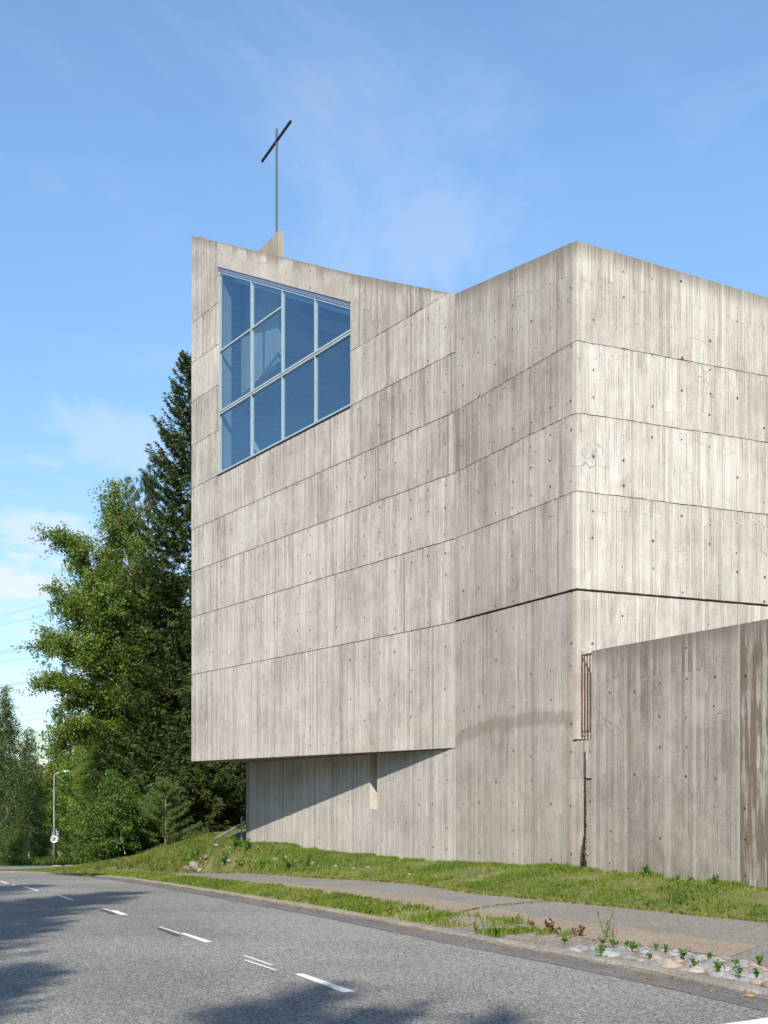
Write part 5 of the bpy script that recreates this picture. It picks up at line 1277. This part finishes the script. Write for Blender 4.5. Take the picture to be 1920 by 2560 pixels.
# grass tufts on the verge by the path strip and at the wall foot
def tuft(px, py, label, h=.14, n_=120, spread=.05, dz=.055, D=None, mat='grass'):
    p = up(px, py, dz) if D is None else np.array(D); pts = p+np.stack([rn.normal(0, spread, n_), rn.normal(0, spread, n_), 0*rn.random(n_)], 1)
    o = blades('grass_tuft', pts, h*.5, h, .006, rn, M[mat], label, lean=.3); del o['kind']; o['category'] = 'grass tuft'; o['group'] = 'grass tufts'
tuft(1292, 2314, 'tallest grass tuft at the edge of the tan path strip', .17); tuft(1262, 2310, 'grass tuft left of the tallest one at the path strip', .12, 160, .10); tuft(1240, 2340, 'low dense tuft in the verge gravel', .09, 160, .06)
tuft(1240, 2307, 'thin grass tuft at the left end of the row by the path', .1, 90, .09); tuft(1420, 2338, 'spiky green tuft left of the red dock', .12, 60)
def wallfoot(px, label, h, n_=70, leafy=False):
    u = hit(V, -d2, px); p = V-d2*u+n2*.06; z = gz(p[0], p[1])
    if leafy: t = weed(0, 0, h, label, 'weed', 1, D=(p[0], p[1], z), name='weed')
    else: tuft(0, 0, label, h, n_, .05, D=(p[0], p[1], z))
wallfoot(1258, 'grass tuft at the foot of the wall under its vertical joint', .12); wallfoot(1424, 'grass tuft at the foot of the recessed strip', .14); wallfoot(1625, 'leafy plant at the foot of the yard wall, left one', 1.5, leafy=True)
wallfoot(1800, 'leafy plant at the foot of the yard wall, right one', 1.3, leafy=True); wallfoot(1700, 'low weeds at the foot of the yard wall between the leafy plants', .9, leafy=True); wallfoot(1735, 'small weed left of the right leafy plant at the yard wall', .8, leafy=True)
# leafy weeds on the rocky bank and flowers
for i, (px, py, s_, lb_) in enumerate(((725, 2172, 2.6, 'leafy dark plant between two rocks on the bank'), (765, 2168, 2.2, 'leafy plant right of the double rock'), (560, 2165, 3., 'bright green plants low on the left bank'), (600, 2172, 2.5, 'broad-leaved plant at the path edge of the bank'), (660, 2174, 2.2, 'pale leafy plant at the bank foot'), (480, 2150, 3, 'tall leafy plant above the long pale rock'), (620, 2125, 2.6, 'green plants on top of the bank by the handrail'), (590, 2120, 2.6, 'leafy clump beside the handrail post'))):
    weed(0, 0, s_, lb_, 'weed', i, D=ray_ground(px, py))
fl = np.array([ray_ground(px, py)+np.array([0, 0, .12]) for px, py in ((576, 2132), (582, 2131), (551, 2148), (518, 2168), (555, 2173), (570, 2172), (612, 2160), (616, 2164), (605, 2168), (500, 2158), (640, 2165), (655, 2158), (1060, 2180))])
o = np_mesh('flowers', leaf_quads(np.repeat(fl, 3, 0)+rn.normal(0, .02, (len(fl)*3, 3)), .022, rn), 4, M['flower'], None, np.repeat((np.arange(len(fl)) % 4 == 3).astype(float), 3)); tag(o, 'small white and yellow flowers scattered over the grass bank', 'flowers', kind='stuff')
# litter of leaves and twig on the road
LF = [(1870, 2489, .05, 'yellow fallen leaf lying below the kerb at the right'), (1879, 2491, .035, 'smaller yellow leaf touching the larger one by the kerb'), (1162, 2294, .04, 'orange leaf on the verge'), (1778, 2478, .02, 'tiny orange leaf on the road'), (1312, 2322, .03, 'yellow flower head in the gravel'), (745, 2203, .04, 'small yellow leaf on the path')]
for i, (px, py, s_, lb_) in enumerate(LF):
    p = up(px, py, .01 if i in (0, 1, 3) else .075); mb = MB(); mb.poly([p+np.array(v) for v in ((-s_, 0, .004), (0, -s_*.6, .0), (s_, .01, .012), (0, s_*.6, .004))]); tag(mb.build('fallen_leaf', M['deadleaf']), lb_, 'leaf', 'fallen leaves'); 
p = up(1600, 2444.5, .008); q = up(1655, 2451.5, .008); mb = MB(); mb.tube([Vector(p), Vector(p*.6+q*.4)+Vector((0, .012, .004)), Vector(q)], [.004, .006, .004], 5)
tag(mb.build('twig', M['bark_pine']), 'thin brown twig lying on the road below the kerb', 'twig')
print('done', len(bpy.data.objects), sum(len(m.polygons) for m in bpy.data.meshes))
